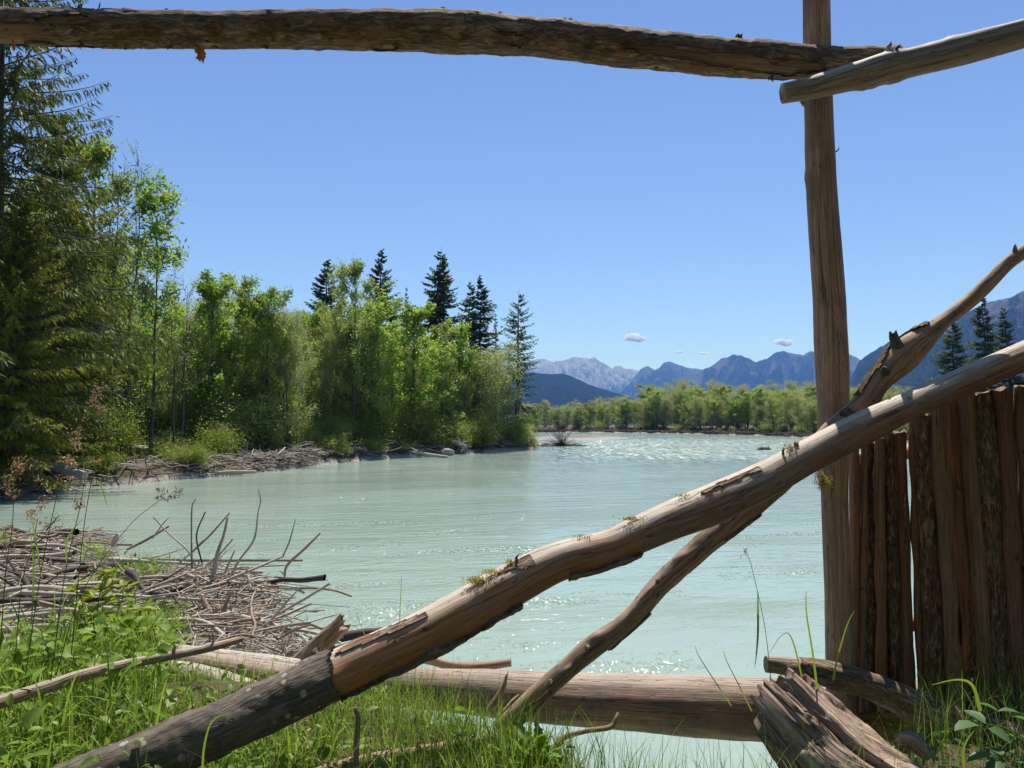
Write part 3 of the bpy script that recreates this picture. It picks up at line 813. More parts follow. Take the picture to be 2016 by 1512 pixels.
plant_px('ash1', 742, 592, 62, "vivid green ash below the second tall spruce", T, wid=1.2)
plant_px('ash0', 812, 606, 66, "bright green tree below the twin spruces", T, wid=1.2)
plant_px('alder0', 868, 650, 70, "mid green tree in front of the twin spruces", T, wid=1.2)
plant_px('ash0', 905, 640, 74, "small bright green tree left of the broad dark spruce", T)
plant_px('willow0', 985, 702, 76, "round olive willow at the right tip of the wooded bank", T, rz=1.4, wid=1.75)
for px, top, D, kd, lb, w in ((642, 503, 74, 'spruce0', "leftmost spruce on the skyline behind the tall forked tree", 1.2), (672, 520, 80, 'spruce3', "thin far spruce between the two leftmost skyline spruces", 1.0),
                              (748, 482, 84, 'spruce0', "tall spruce standing alone above the canopy left of the thin gap", 1.0), (798, 563, 98, 'spruce3', "tiny spruce tip between the tall lone spruce and the twin spruces", 0.9),
                              (847, 483, 84, 'spruce1', "left one of the twin spruces, the highest on the skyline", 1.2), (872, 503, 86, 'spruce1', "right one of the twin spruces", 1.1),
                              (914, 545, 86, 'spruce1', "slender spruce just left of the broad dark spruce", 0.95), (940, 538, 82, 'spruce0', "broad dense dark spruce right of the slender one", 1.15),
                              (976, 615, 90, 'spruce3', "small pale spruce between the broad dark one and the rightmost one", 1.1), (1019, 567, 82, 'spruce2', "rightmost spruce on the bank with a visible trunk and open boughs", 1.15)):
    plant_px(kd, px, top, D, lb, T, "spruces on the left bank skyline", wid=w * 1.35)
for px, top, D, kd, lb, w in ((1880, 618, 98, 'spruce0', "leftmost dark spruce beyond the palisade on the right", 1.6), (1946, 577, 104, 'spruce0', "tallest spruce beyond the palisade on the right", 1.4),
                              (1993, 598, 98, 'spruce1', "third spruce beyond the palisade, near the right edge", 1.6), (2045, 640, 96, 'spruce0', "lower yellowish spruce half cut by the right edge", 1.3)):
    plant_px(kd, px, top, D, lb, T, "spruces beyond the palisade", wid=w)

# the rest of the wood on the left bank, row behind row
RB = random.Random(4)
bpx = [0, 90, 180, 290, 390, 480, 560, 640, 740, 820, 900, 980, 1046]
bpy_ = [985, 972, 958, 950, 940, 934, 925, 912, 905, 900, 895, 889, 885]
sky_x = [-400, 0, 200, 300, 400, 480, 560, 620, 700, 760, 860, 920, 960, 1000, 1040]
sky_y = [200, 330, 480, 600, 585, 585, 600, 600, 610, 630, 660, 700, 730, 750, 790]


def set_back(px):
    """the open strip of drift and stumps before the wood, wide on the left"""
    return float(np.interp(px, [-100, 100, 200, 560, 680, 1046], [1.5, 2.5, 5.0, 6.0, 1.0, 0.0]))


def bank_D(px):
    return CAM_H * F / (np.interp(px, bpx, bpy_) - HOR)


for row, (off, n, lo) in enumerate(((3.4, 30, 0.80), (6.5, 28, 0.92), (11, 22, 1.0), (18, 20, 1.02))):
    for i in range(n):
        px = -120 + (1125 - 24 * row) * (i + RB.uniform(0.1, 0.9)) / n
        D = bank_D(px) + off * (1 + 0.001 * max(0, px)) + RB.uniform(-0.8, 0.8) + set_back(px)
        top = float(np.interp(px, sky_x, sky_y))
        if row == 0 and px > 925: continue
        top = HOR - (HOR - top) * lo * RB.uniform(0.72, 1.0)
        kd = RB.choice(['alder0', 'alder1', 'alder2', 'willow1', 'willow2', 'willow1', 'bare', 'ash1', 'willow0', 'willow2', 'spruce3' if row > 1 else 'alder2'])
        plant_px(kd, px, top, D, {0: {'a': "leafy tree", 'w': "grey green willow", 'b': "thin bare tree", 's': "slim spruce"}[kd[0]] + " in the left wood's front row " + ("near the fallen pale log" if px < 180 else "near the slim bright ash" if px < 400 else "behind the driftwood on the shore" if px < 600 else "around the tall forked tree" if px < 780 else "left of the round willow"), 1: "tree inside the dense wood on the left bank", 2: "tree deep in the wood on the left bank", 3: "tree in the back row of the wood on the left bank"}[row],
                 T, ["front row trees of the left wood", "second row trees of the left wood", "inner trees of the left wood", "back row trees of the left wood"][row], wid=RB.uniform(0.85, 1.15))
# bushes along the left shore
for i in range(64):
    px = -80 + 1125 * (i + RB.uniform(0, 1)) / 64
    D = bank_D(px) + RB.choice([1.8, 2.4, 3.6, 4.6]) * (1 + px / 1500) + 0.3 + set_back(px) * RB.uniform(0.7, 1.0)
    kd = RB.choice(['bush0', 'bush1', 'bush1', 'bush2', 'bush3'])
    x = (px - 1008) / F * D
    plant(kd, x, D, RB.uniform(0.8, 1.6) * (1.6 if kd in ('bush3', 'bush1') else 1.0), "leafy bush under the trees along the left shore", "bush", "bushes along the left shore", wid=RB.uniform(1.0, 1.4))
for i in range(46):   # undergrowth inside the wood
    px = -60 + 1090 * (i + RB.uniform(0, 1)) / 46
    D = bank_D(px) + set_back(px) + RB.uniform(2.5, 8)
    plant(RB.choice(['bush1', 'bush3', 'bush3']), (px - 1008) / F * D, D, RB.uniform(2.2, 4.2), "tall undergrowth bush between the trunks of the left wood", "bush", "undergrowth of the left wood", wid=RB.uniform(1.0, 1.4))
for px, h, kd, lb in ((207, 0.9, 'bush2', "round grassy tuft just right of the pale fallen log"), (330, 1.3, 'bush0', "low green bush below the upright stumps"), (375, 1.1, 'bush2', "grassy bush left of the driftwood heap on the left shore"),
                      (430, 2.0, 'bush1', "broad green bush behind the driftwood heap on the left shore"), (655, 1.6, 'bush0', "bush at the foot of the tall forked tree"), (735, 1.1, 'bush2', "grassy tuft overhanging the water right of the forked tree"),
                      (790, 1.0, 'bush2', "grassy tuft left of the root stump on the shore"), (945, 2.6, 'bush1', "bright bush left of the round willow"), (1020, 2.8, 'bush3', "bright bush at the tip of the wooded bank")):
    D = bank_D(px) + 0.9 + (3.2 if px in (330, 430) else 0.2)
    plant(kd, (px - 1008) / F * D, D, h, lb, "bush", wid=1.25)

# far bank wood
fx = [1030, 1046, 1120, 1200, 1300, 1400, 1500, 1560, 1700, 1850, 2000, 2300]
fD = [262, 260, 260, 244, 229, 205, 186, 158, 120, 92, 68, 50]
fs = [800, 800, 800, 795, 772, 772, 768, 770, 772, 790, 800, 800]
for row, (off, n, lo) in enumerate(((9, 50, 0.92), (18, 50, 1.08), (32, 46, 1.16))):
    for i in range(n):
        px = 1030 + 900 * (i + RB.uniform(0.1, 0.9)) / n
        D = float(np.interp(px, fx, fD)) + off + RB.uniform(-3, 3)
        top = HOR - (HOR - float(np.interp(px, fx, fs))) * lo * RB.uniform(0.72, 1.10)
        kd = RB.choice(['willow0', 'willow1', 'willow2', 'alder0', 'alder2', 'willow2', 'ash1'])
        plant_px(kd, px, top, D, ["tree in the front row of the wood across the river", "tree in the middle row of the wood across the river", "tree in the back row of the wood across the river"][row], T,
                 ["front row of the far wood", "middle row of the far wood", "back row of the far wood"][row], wid=RB.uniform(1.25, 1.9))
for i in range(26):
    px = 1080 + 700 * (i + RB.uniform(0, 1)) / 26
    D = float(np.interp(px, fx, fD)) + RB.uniform(5, 8)
    plant(RB.choice(['bush0', 'bush1', 'bush3']), (px - 1008) / F * D, D, RB.uniform(1.2, 3.2), "small bush in front of the far wood", "bush", "bushes below the far wood", wid=1.5)

# unseen trees added behind the viewer to keep open sky off the frame's faces
for i, (x, y) in enumerate(((-11, -4.5), (-7.5, -6.5), (-4.0, -5.2), (-1.2, -7.0), (1.8, -5.4), (4.6, -6.6), (7.6, -4.6), (10.5, -2.0), (-14, -0.5), (9.5, -8.5), (3.0, -10), (-2.5, -11), (-8.5, -11))):
    plant(RB.choice(['alder0', 'alder2', 'willow1', 'ash1']), x, y, RB.uniform(9, 13), "added unseen leafy tree behind the viewer, screening off the open sky", T, "added unseen trees behind the viewer", wid=1.5)

# dark conifer knoll seen over the far wood
def knoll(px0, px1, top, D, seed, n):
    r = np.random.default_rng(seed)
    (tm, cm, h0), _ = KIT['spruce3']
    Vs, Qs, Ts, off = [], [], [], 0
    for i in range(n):
        u = r.uniform(0, 1); px = px0 + (px1 - px0) * u
        hgt = (HOR - (top + 26 * abs(2 * u - 1) ** 2.2 + r.uniform(0, 26))) / F * D
        x = (px - 1008) / F * D; y = D + r.uniform(-25, 25)
        k = 9; H = 20 * r.uniform(0.8, 1.15)
        for j in range(k):
            zf = j / k; m_ = 7; a = r.uniform(0, 6.28) + np.arange(m_) * 6.283 / m_
            Rr = 3.1 * (1 - zf) * r.uniform(0.7, 1.2, m_) + 0.3
            zz = hgt - H * (1 - zf)
            base = np.stack([x + np.cos(a) * Rr, y + np.sin(a) * Rr, zz - 1.2 + 0 * a], -1)
            top_ = np.array([[x, y, zz + H / k * 1.3]])
            V = np.concatenate([base, top_]); Vs.append(V)
            Qs.append(np.stack([np.arange(m_), (np.arange(m_) + 1) % m_, np.full(m_, m_)], -1) + off); off += len(V)
            Ts.append(r.uniform(0, 0.6, len(V)))
    return tag(obj("conifer_wood", mesh_np("conifer_wood", np.concatenate(Vs), None, np.concatenate(Qs), {'tint': np.concatenate(Ts)}, False), M['needle']), "dark conifer wood on a knoll rising behind the far trees", "wood", kind='stuff')


knoll(1322, 1432, 768, 620, 3, 130)
knoll(1725, 1800, 758, 560, 6, 70)
# ------------------------------------------------------------------ logs and sticks
def catmull(P, n):
    P = np.asarray(P, float)
    Q = np.vstack([2 * P[0] - P[1], P, 2 * P[-1] - P[-2]])
    seg = len(P) - 1
    t = np.linspace(0, seg - 1e-9, n); i = t.astype(int); f = (t - i)[:, None]
    a, b, c, d = Q[i], Q[i + 1], Q[i + 2], Q[i + 3]
    return 0.5 * ((2 * b) + (c - a) * f + (2 * a - 5 * b + 4 * c - d) * f ** 2 + (3 * b - a - 3 * c + d) * f ** 3)


class Log:
    """a swept, knotted, grooved round timber"""
    def __init__(s, pts, rad, na=40, ds=0.015, seed=1, rough=0.05, groove=0.03, knots=(), broken=(0, 0), oval=1.0, lump=0.06, gk=14, crack=None):
        P = np.asarray(pts, float)
        L = np.linalg.norm(np.diff(P, axis=0), axis=1).sum()
        n = max(8, int(L / ds))
        X = catmull(np.hstack([P, np.asarray(rad, float)[:, None]]), n)
        C, R = X[:, :3], np.maximum(X[:, 3], 0.001)
        sl = np.concatenate([[0], np.cumsum(np.linalg.norm(np.diff(C, axis=0), axis=1))])
        Tn = unit(np.gradient(C, axis=0))
        # parallel transport; angle 0 points to the sky as far as possible
        u = np.array((0, 0, 1.0)) if abs(Tn[0, 2]) < 0.9 else np.array((0, -1.0, 0))
        U = np.zeros_like(C)
        for i in range(n):
            u = u - Tn[i] * np.dot(u, Tn[i]); u = u / np.linalg.norm(u); U[i] = u
        W = np.cross(Tn, U)
        a = np.linspace(0, 2 * math.pi, na, endpoint=False)
        A, S = np.meshgrid(a, sl, indexing='xy')
        ua = A / (2 * math.pi)
        gk = int(gk)
        rm = 1 + lump * fbm(ua * 3, S * 2.2 + seed, seed, 3, 3) + rough * fbm(ua * 8, S * 9 + seed, seed + 3, 3, 8)
        rm = rm - groove * np.maximum(0, fbm(ua * gk, S * 1.1 + seed * 3, seed + 6, 3, gk)) ** 1.0
        if crack is not None:
            for (ca, s0, s1, dep) in crack:
                cc = ca + 0.10 * fbm(S * 2, S * 0 + seed, seed + 1, 2)
                da = np.abs((A - cc + math.pi) % (2 * math.pi) - math.pi)
                rm = rm - dep * np.exp(-(da / 0.05) ** 2) * ((S > s0) & (S < s1))
        RR = R[:, None] * rm
        for (ks, ka, kh, kw) in knots:
            da = ((A - ka + math.pi) % (2 * math.pi) - math.pi) * R[:, None]
            dsn = (S - ks)
            q = (da ** 2 + (dsn * 0.75) ** 2) / kw ** 2
            RR = RR + kh * np.exp(-q) - kh * 0.5 * np.exp(-q * 7)
        s.C, s.R, s.T, s.U, s.W, s.A, s.S, s.RR, s.n, s.na, s.seed, s.L = C, R, Tn, U, W, A, S, RR, n, na, seed, sl[-1]
        ring = np.cos(A)[..., None] * U[:, None] + np.sin(A)[..., None] * W[:, None]
        s.ring = ring
        ax = np.zeros_like(A)
        for e, b in ((0, broken[0]), (1, broken[1])):
            if b > 0:
                j = fbm(ua * 9 + e, ua * 0 + seed, seed + 8, 4, 9)[0]
                dd = (S[-1, 0] - S) if e else S
                ax = ax + (1 if e else -1) * b * j[None] * np.exp(-dd / (b * 1.5 + 1e-6))
        s.V = C[:, None] + ring * RR[..., None] + Tn[:, None] * ax[..., None]
        s.wp = np.stack([np.cos(A) * RR, np.sin(A) * RR, S], -1)

    def mesh(s, name, caps=True, capdepth=0.0, extra=None):
        V = s.V.reshape(-1, 3); w = s.wp.reshape(-1, 3)
        na, n = s.na, s.n
        i = np.arange(n - 1)[:, None] * na; j = np.arange(na)[None]; j2 = (j + 1) % na
        q = np.stack([i + j, i + j2, i + na + j2, i + na + j], -1).reshape(-1, 4)
        tr = []
        if caps:
            for e in (0, n - 1):
                base = e * na
                ctr = s.V[e].mean(0) + s.T[e] * (capdepth if e == 0 else -capdepth)
                k = len(V)
                mid = s.V[e] * 0.5 + ctr * 0.5
                edge = s.V[e]
                V = np.concatenate([V, edge, mid, ctr[None]])
                cw = np.concatenate([s.wp[e], s.wp[e] * np.array((0.5, 0.5, 1)), [[0, 0, s.S[e, 0]]]])
                cw = cw[:, [0, 2, 1]] if False else cw
                w = np.concatenate([w, cw])
                jj = np.arange(na); jn = (jj + 1) % na
                qq = np.stack([k + jj, k + jn, k + na + jn, k + na + jj], -1)
                tt = np.stack([k + na + jj, k + na + jn, np.full(na, k + 2 * na)], -1)
                if e == 0: qq, tt = qq[:, ::-1], tt[:, ::-1]
                q = np.concatenate([q, qq]); tr.append(tt)
        at2 = {'wp': w}
        for k_, a_ in (extra or {}).items():
            f_ = np.asarray(a_, float).reshape(-1)
            at2[k_] = np.concatenate([f_, np.zeros(len(V) - len(f_))])
        return mesh_np(name, V, q, np.concatenate(tr) if tr else None, at2)

    def patch(s, name, mask, th, lift=0.002, seed=3, only=None):
        """a shell of bark lying on the log where mask > 0, with ragged edges"""
        na, n = s.na, s.n
        f = (mask[:-1] + mask[1:]) * 0.5
        keep = (f > 0) if only is None else only
        ii, jj = np.nonzero(keep)
        j2 = (jj + 1) % na
        thk = th * (0.75 + 0.5 * fbm(s.A * 1.5, s.S * 18, seed, 3))
        thk = np.maximum(thk, 0.001)
        curl = np.exp(-np.clip(mask, 0, 9) * 5.0) * th * 0.8
        out = s.V + s.ring * (lift + thk + curl)[..., None]
        inn = s.V - s.ring * 0.002
        V = np.concatenate([out.reshape(-1, 3), inn.reshape(-1, 3)])
        N = n * na
        q = np.stack([ii * na + jj, ii * na + j2, (ii + 1) * na + j2, (ii + 1) * na + jj], -1)
        sk = []
        kp = np.zeros((n + 1, na), bool); kp[1:n] = keep
        for di, dj, e0, e1 in ((0, -1, 0, 3), (0, 1, 2, 1), (-1, 0, 1, 0), (1, 0, 3, 2)):
            if di == 0:
                nb = np.roll(keep, -dj, 1)[ii, jj]
            else:
                nb = kp[ii + 1 + di, jj]
            sel = ~nb
            a, b = q[sel, e0], q[sel, e1]
            sk.append(np.stack([b, a, a + N, b + N], -1))
        q = np.concatenate([q] + sk)
        used = np.unique(q); mp = np.full(len(V), -1); mp[used] = np.arange(len(used))
        w = np.concatenate([s.wp.reshape(-1, 3) * np.array((1.05, 1.05, 1)), s.wp.reshape(-1, 3)])
        return mesh_np(name, V[used], mp[q], None, {'wp': w[used]})


def components(keep):
    """4-connected regions of a ring x angle grid that wraps round the log"""
    lab = np.where(keep, np.arange(keep.size).reshape(keep.shape) + 1, 0)
    while True:
        m = lab.copy()
        m[1:] = np.maximum(m[1:], lab[:-1]); m[:-1] = np.maximum(m[:-1], lab[1:])
        m = np.maximum(m, np.maximum(np.roll(lab, 1, 1), np.roll(lab, -1, 1)))
        m = np.where(keep, m, 0)
        # jump along the labels themselves so the fill ends quickly
        m = np.where(m > 0, np.concatenate([[0], m.ravel()])[m], 0)
        if (m == lab).all(): return lab
        lab = m


def bark_parts(parent, log, mask, th, m, seed=3, label=None, least=40, name="bark"):
    keep = (mask[:-1] + mask[1:]) * 0.5 > 0
    lab = components(keep)
    ids, cn = np.unique(lab[lab > 0], return_counts=True)
    for i, n in sorted(zip(ids, cn), key=lambda t: -t[1])[:14]:
        if n < least: continue
        sel = lab == i
        f_ = np.full(mask.shape, -1.0)
        o = obj(name, log.patch(name, mask, th, seed=seed, only=sel), m, parent)
        if label: o['label'] = label; label = None


def pxlog(pts, **kw):
    """pts: (photo x, photo y, half width in photo px, distance)"""
    P = [at(p[0], p[1], p[3]) for p in pts]
    R = [p[2] / F * p[3] * 0.985 for p in pts]
    return Log(P, R, **kw)


def stub(parent, log, s_at, ang, ln, r0, m, name="branch_stub", lean=0.5, seed=5, broken=0.012, bend=0.0):
    i = int(np.clip(np.searchsorted(log.S[:, 0], s_at), 1, log.n - 2))
    rg = math.cos(ang) * log.U[i] + math.sin(ang) * log.W[i]
    d = unit(rg + log.T[i] * lean)
    p0 = log.C[i] + rg * log.R[i] * 0.6
    p1 = log.C[i] + rg * log.R[i] + d * ln * 0.5
    p2 = log.C[i] + rg * log.R[i] + d * ln + log.T[i] * bend
    l = Log([p0, p1, p2], [r0 * 1.3, r0, r0 * 0.75], na=12, ds=0.008, seed=seed, rough=0.12, broken=(0, broken), groove=0.1)
    return obj(name, l.mesh(name, True), m, parent)


def s_of(log, px):
    """arc length of the point of the log whose photo x is closest to px"""
    best = []
    for c in (0, log.n - 1): pass
    v = log.C - np.array((0, 0, CAM_H))
    fw = v[:, 1] * _cp + v[:, 2] * _sp
    X = 1008 + F * v[:, 0] / fw
    return float(log.S[int(np.argmin(np.abs(X - px))), 0])


def thing_log(name, log, m, label, cat, group=None, capdepth=0.0, extra=None):
    """top-level Empty at the log's first end with its body as a part; returns (empty, body)"""
    e = empty(name, (0, 0, 0))
    tag(e, label, cat, group)
    b = obj("trunk" if "log" in name or "rail" in name or "post" in name else "stem", log.mesh(name, True, capdepth, extra), m, e)
    return e


# --- tall post
post = pxlog([(1606, -140, 27, 4.14), (1607, 0, 27, 4.13), (1611, 190, 28, 4.12), (1619, 400, 30, 4.12), (1633, 600, 31, 4.12), (1638, 720, 32, 4.12), (1643, 880, 27, 4.12), (1643, 1000, 25, 4.12), (1650, 1180, 26, 4.12), (1654, 1310, 27, 4.12), (1656, 1400, 27, 4.12)],
             na=56, ds=0.012, seed=4, rough=0.012, groove=0.02, lump=0.03, knots=[(1.42, math.pi / 2, 0.012, 0.03), (1.36, 4.2, 0.009, 0.022), (2.4, 3.5, 0.008, 0.02), (0.85, 2.8, 0.010, 0.02)],
             crack=[(3.6, 0.0, 3.6, 0.14)])
e = thing_log("wooden_post", post, M['brown_wood'], "tall upright brown post with long drying cracks carrying the two upper rails", "post")
stub(e, post, s_of(post, 1611) + 0.02, math.pi * 0.5 + 0.2, 0.012, 0.02, M['brown_wood'], "knot", 0.3)
tuft = stub(e, post, 1.30, 4.9, 0.035, 0.004, M['bark'], "splinter", -1.5, 9)

# --- top rail
rail = pxlog([(-160, 48, 33, 3.94), (0, 52, 33, 3.94), (200, 56, 34, 3.94), (400, 59, 34, 3.94), (600, 58, 35, 3.94), (800, 59, 38, 3.94), (900, 63, 39, 3.94), (1000, 70, 36, 3.94), (1100, 78, 35, 3.94), (1200, 90, 36, 3.94), (1300, 100, 35, 3.94), (1400, 111, 34, 3.94),
              (1500, 118, 35, 3.94), (1600, 124, 31, 3.94), (1690, 122, 27, 3.94), (1768, 115, 21, 3.93)], na=64, ds=0.010, seed=7, rough=0.035, groove=0.03, lump=0.05, broken=(0, 0.02),
             knots=[(s, a, h, w) for s, a, h, w in ((4.2, 4.4, 0.012, 0.03), (2.1, 1.2, 0.006, 0.03), (3.4, 0.2, 0.008, 0.02), (1.2, 3.1, 0.006, 0.03))])
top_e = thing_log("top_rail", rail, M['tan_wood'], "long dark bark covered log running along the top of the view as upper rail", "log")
mask = 0.42 + 0.8 * fbm(rail.A * 0.955, rail.S * 3.2, 12, 5, 6) + 0.5 * smooth(0.6, 1.4, rail.S) - 0.9 * np.exp(-((rail.S - 0.15) / 0.7) ** 2)
mask = mask + 0.5 * np.cos(rail.A - math.pi * 1.5) * smooth(2.0, 3.5, rail.S)
bark_parts(top_e, rail, mask, 0.0075, M['bark_rail'], 4)


def flake(parent, m, p, w, h, seed, name="bark_flake", tilt=0.3, az=0.0):
    r = np.random.default_rng(seed)
    nu, nv = 9, 12
    u = np.linspace(-1, 1, nu); v_ = np.linspace(0, 1, nv)
    Uu, Vv = np.meshgrid(u, v_)
    ed = 0.75 + 0.35 * fbm(Vv * 5 + seed, np.sign(Uu) * 3.0 + 9, seed % 30, 3)
    X = Uu * w * 0.5 * ed + 0.12 * w * np.sin(Vv * 5 + seed)
    Z = -Vv * h * (0.85 + 0.25 * fbm(Uu * 2.5 + 5, Vv * 0 + seed, (seed + 3) % 30, 3)) - 0 * X
    Y = 0.25 * w * Uu ** 2 + tilt * h * Vv + 0.10 * w * fbm(Uu * 2, Vv * 4, (seed + 5) % 30, 3)
    Pf = np.stack([X, Y, Z], -1).reshape(-1, 3)
    th = 0.004
    V = np.concatenate([Pf, Pf + np.array((0, th, 0))])
    N = nu * nv
    i = np.arange(nv - 1)[:, None] * nu + np.arange(nu - 1)[None]
    q = np.stack([i, i + nu, i + nu + 1, i + 1], -1).reshape(-1, 4)
    Q = [q, q[:, ::-1] + N]
    b = list(range(nu)) + [nu * k + nu - 1 for k in range(1, nv)] + list(range(N - 2, N - nu - 1, -1)) + [nu * k for k in range(nv - 2, 0, -1)]
    b = np.array(b); bn = np.roll(b, -1)
    Q.append(np.stack([b, bn, bn + N, b + N], -1))
    o = obj(name, mesh_np(name, V, np.concatenate(Q), None, {'wp': V * 1.0}, True), m, parent, tuple(p), (0, 0, az))
    return o


for px, w, h, mk, sd in ((395, 0.062, 0.095, 'flake', 3), (388, 0.035, 0.05, 'flake', 17), (228, 0.04, 0.03, 'bark', 4), (252, 0.03, 0.035, 'bark', 5), (278, 0.02, 0.03, 'flake', 6), (340, 0.035, 0.03, 'bark', 8),
                         (372, 0.02, 0.02, 'bark', 9), (425, 0.035, 0.022, 'bark', 10), (520, 0.04, 0.025, 'bark', 11), (30, 0.02, 0.05, 'flake', 12), (162, 0.03, 0.03, 'bark', 13), (1515, 0.02, 0.03, 'bark', 14), (1126, 0.01, 0.018, 'bark', 15), (1290, 0.03, 0.02, 'bark', 16), (690, 0.01, 0.012, 'bark', 18)):
    i = int(np.searchsorted(rail.S[:, 0], s_of(rail, px)))
    q_ = rail.C[i] + np.array((0, -0.2, -0.93)) * rail.R[i]
    f_ = flake(top_e, M[mk], q_, w, h, sd, tilt=0.15)
    if mk == 'flake' and px == 395: f_['label'] = "bright orange flake of inner bark hanging down"
for px, a, l, r0 in ((160, 0.2, 0.03, 0.012), (1103, 0.0, 0.02, 0.02), (980, 0.1, 0.022, 0.008), (1447, 0.3, 0.028, 0.02), (868, 0.1, 0.012, 0.02), (1518, 2.9, 0.03, 0.009), (195, 0.1, 0.05, 0.004), (1840, 0, .01, .01), (326, 0.1, 0.015, 0.006), (1120, 0.2, 0.015, 0.02)):
    if px < 1700:
        stub(top_e, rail, s_of(rail, px), a, l, r0, M['bark'], "branch_stub", 0.3, int(px) % 20)

# --- grey upper rail on the right
gr = pxlog([(1541, 184, 20, 3.79), (1600, 173, 23, 3.785), (1680, 152, 27, 3.77), (1740, 136, 31, 3.76), (1800, 122, 30, 3.75), (1900, 97, 31, 3.72), (2016, 66, 29, 3.69), (2200, 12, 28, 3.62)],
           na=56, ds=0.009, seed=13, rough=0.02, groove=0.04, lump=0.05, knots=[(0.42, 3.4, 0.016, 0.035), (0.56, 3.3, 0.012, 0.03), (0.57, 0.2, 0.012, 0.03), (0.86, 0.2, 0.008, 0.02)], crack=[(5.2, 0.0, 0.5, 0.18), (1.2, 0.4, 1.2, 0.1), (4.9, 0.6, 1.6, 0.10)])
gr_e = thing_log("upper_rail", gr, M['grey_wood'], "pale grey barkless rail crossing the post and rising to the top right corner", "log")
stub(gr_e, gr, s_of(gr, 1748), 0.15, 0.045, 0.013, M['grey_wood'], "branch_stub", 0.9, 6)
stub(gr_e, gr, s_of(gr, 1760), 0.6, 0.03, 0.009, M['bark'], "branch_stub", 1.4, 8)

# --- the big diagonal log
dg = pxlog([(60, 1590, 50, 2.72), (220, 1522, 50, 2.80), (400, 1446, 49, 2.92), (600, 1354, 46, 3.07), (800, 1262, 44, 3.22), (900, 1212, 45, 3.30), (1000, 1156, 43, 3.38), (1100, 1106, 38, 3.43), (1200, 1078, 34, 3.48), (1300, 1034, 38, 3.53), (1400, 994, 40, 3.58),
             (1500, 948, 36, 3.64), (1600, 894, 33, 3.69), (1700, 843, 33, 3.73), (1800, 794, 28, 3.77), (1900, 750, 29, 3.80), (2016, 700, 29, 3.84), (2200, 624, 29, 3.9)],
            na=84, ds=0.008, seed=17, rough=0.012, groove=0.030, lump=0.045, gk=16,
            knots=[(1.05, 1.5, 0.010, 0.05), (2.0, 4.6, 0.008, 0.04)], crack=[(4.9, 2.1, 4.8, 0.12), (1.9, 2.8, 4.8, 0.10), (5.4, 2.6, 4.2, 0.08), (1.5, 0.6, 1.8, 0.05)])
_s0, _s1, _s2 = s_of(dg, 655), s_of(dg, 1000), s_of(dg, 1250)
_face = np.cos(dg.A - 2.0)          # the flank turned to the grass and a little down
fresh = np.clip(1 - (dg.S - _s0) / (_s1 - _s0), 0, 1) * 0.9 * smooth(-0.15, 0.75, _face) + 0.35 * smooth(0.3, 0.9, _face) * (dg.S < _s2)
fresh = np.where(dg.S < _s0, smooth(0.0, 0.8, np.cos(dg.A - 1.2)) * 0.6, fresh)
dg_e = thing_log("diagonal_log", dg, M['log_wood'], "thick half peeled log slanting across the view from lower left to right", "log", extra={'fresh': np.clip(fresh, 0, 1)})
sb = s_of(dg, 662)
ua = dg.A / 1.0472
mask = (sb - dg.S) * 9 + 0.55 * fbm(ua, dg.S * 9, 14, 4, 6) + 0.0
m0 = mask.copy()
# a bare scuffed place near the lower end
sc_ = s_of(dg, 300)
mask = mask - 3.4 * smooth(0.0, 1.0, 1.3 - ((dg.S - sc_ + 0.10) / 0.17) ** 2 - ((((dg.A - 5.6 + math.pi) % (2 * math.pi)) - math.pi) / 0.75) ** 2) * 3
bark_parts(dg_e, dg, mask, 0.009, M['bark'], 8, "dark lichen spotted bark sleeve on the lower end")
# bark left along the underside and along the top edge of the peeled stretch
under = 0.75 - np.abs((dg.A - 2.75 + math.pi) % (2 * math.pi) - math.pi) * 1.35 + 0.5 * fbm(ua, dg.S * 6, 18, 4, 6)
und = np.minimum(under, 3.0) * ((dg.S > sb - 0.01) & (dg.S < s_of(dg, 1010))) + np.where(dg.S >= s_of(dg, 1010), -1, 0)
bark_parts(dg_e, dg, und, 0.012, M['bark'], 9)
u2 = 0.42 - np.abs((dg.A - 2.6 + math.pi) % (2 * math.pi) - math.pi) * 1.5 + 0.5 * fbm(ua, dg.S * 7, 21, 4, 6)
u2 = np.where((dg.S > s_of(dg, 1105)) & (dg.S < s_of(dg, 1250)), u2, -1)
bark_parts(dg_e, dg, u2, 0.010, M['bark'], 9)
tm = 0.22 - np.abs((dg.A - 0.42 + math.pi) % (2 * math.pi) - math.pi) * 2.0 + 0.55 * fbm(ua, dg.S * 5, 25, 4, 6)
tm = np.where(((dg.S > sb) & (dg.S < s_of(dg, 850))) | ((dg.S > s_of(dg, 930)) & (dg.S < s_of(dg, 1060))) | ((dg.S > s_of(dg, 1330)) & (dg.S < s_of(dg, 1500))), tm - 0.10, -1)
bark_parts(dg_e, dg, tm, 0.004, M['bark_rail'], 5, "thin curling strips of bark left along the top")


def moss_tuft(parent, c, rad, n, seed, up=(0, 0, 1), name="moss", L=0.012, m='moss'):
    r = np.random.default_rng(seed)
    P = r.normal(0, 1, (n, 3)) * np.array(rad)
    d = unit(r.normal(0, 0.6, (n, 3)) + np.array(up))
    V, q, t = leaf_quads(P, d, L * r.uniform(0.6, 1.5, n), L * 0.35, r.uniform(0, 1, n), r, 0.2)
    return tag(obj(name, mesh_np(name, V, q, attrs={'tint': t}, smoothed=False), M[m], parent, tuple(c)), kind='stuff')


def on_log(log, px, ang, lift=0.0):
    i = int(np.searchsorted(log.S[:, 0], s_of(log, px)))
    i = min(i, log.n - 1)
    rg = math.cos(ang) * log.U[i] + math.sin(ang) * log.W[i]
    return log.C[i] + rg * (log.R[i] + lift), log.T[i]


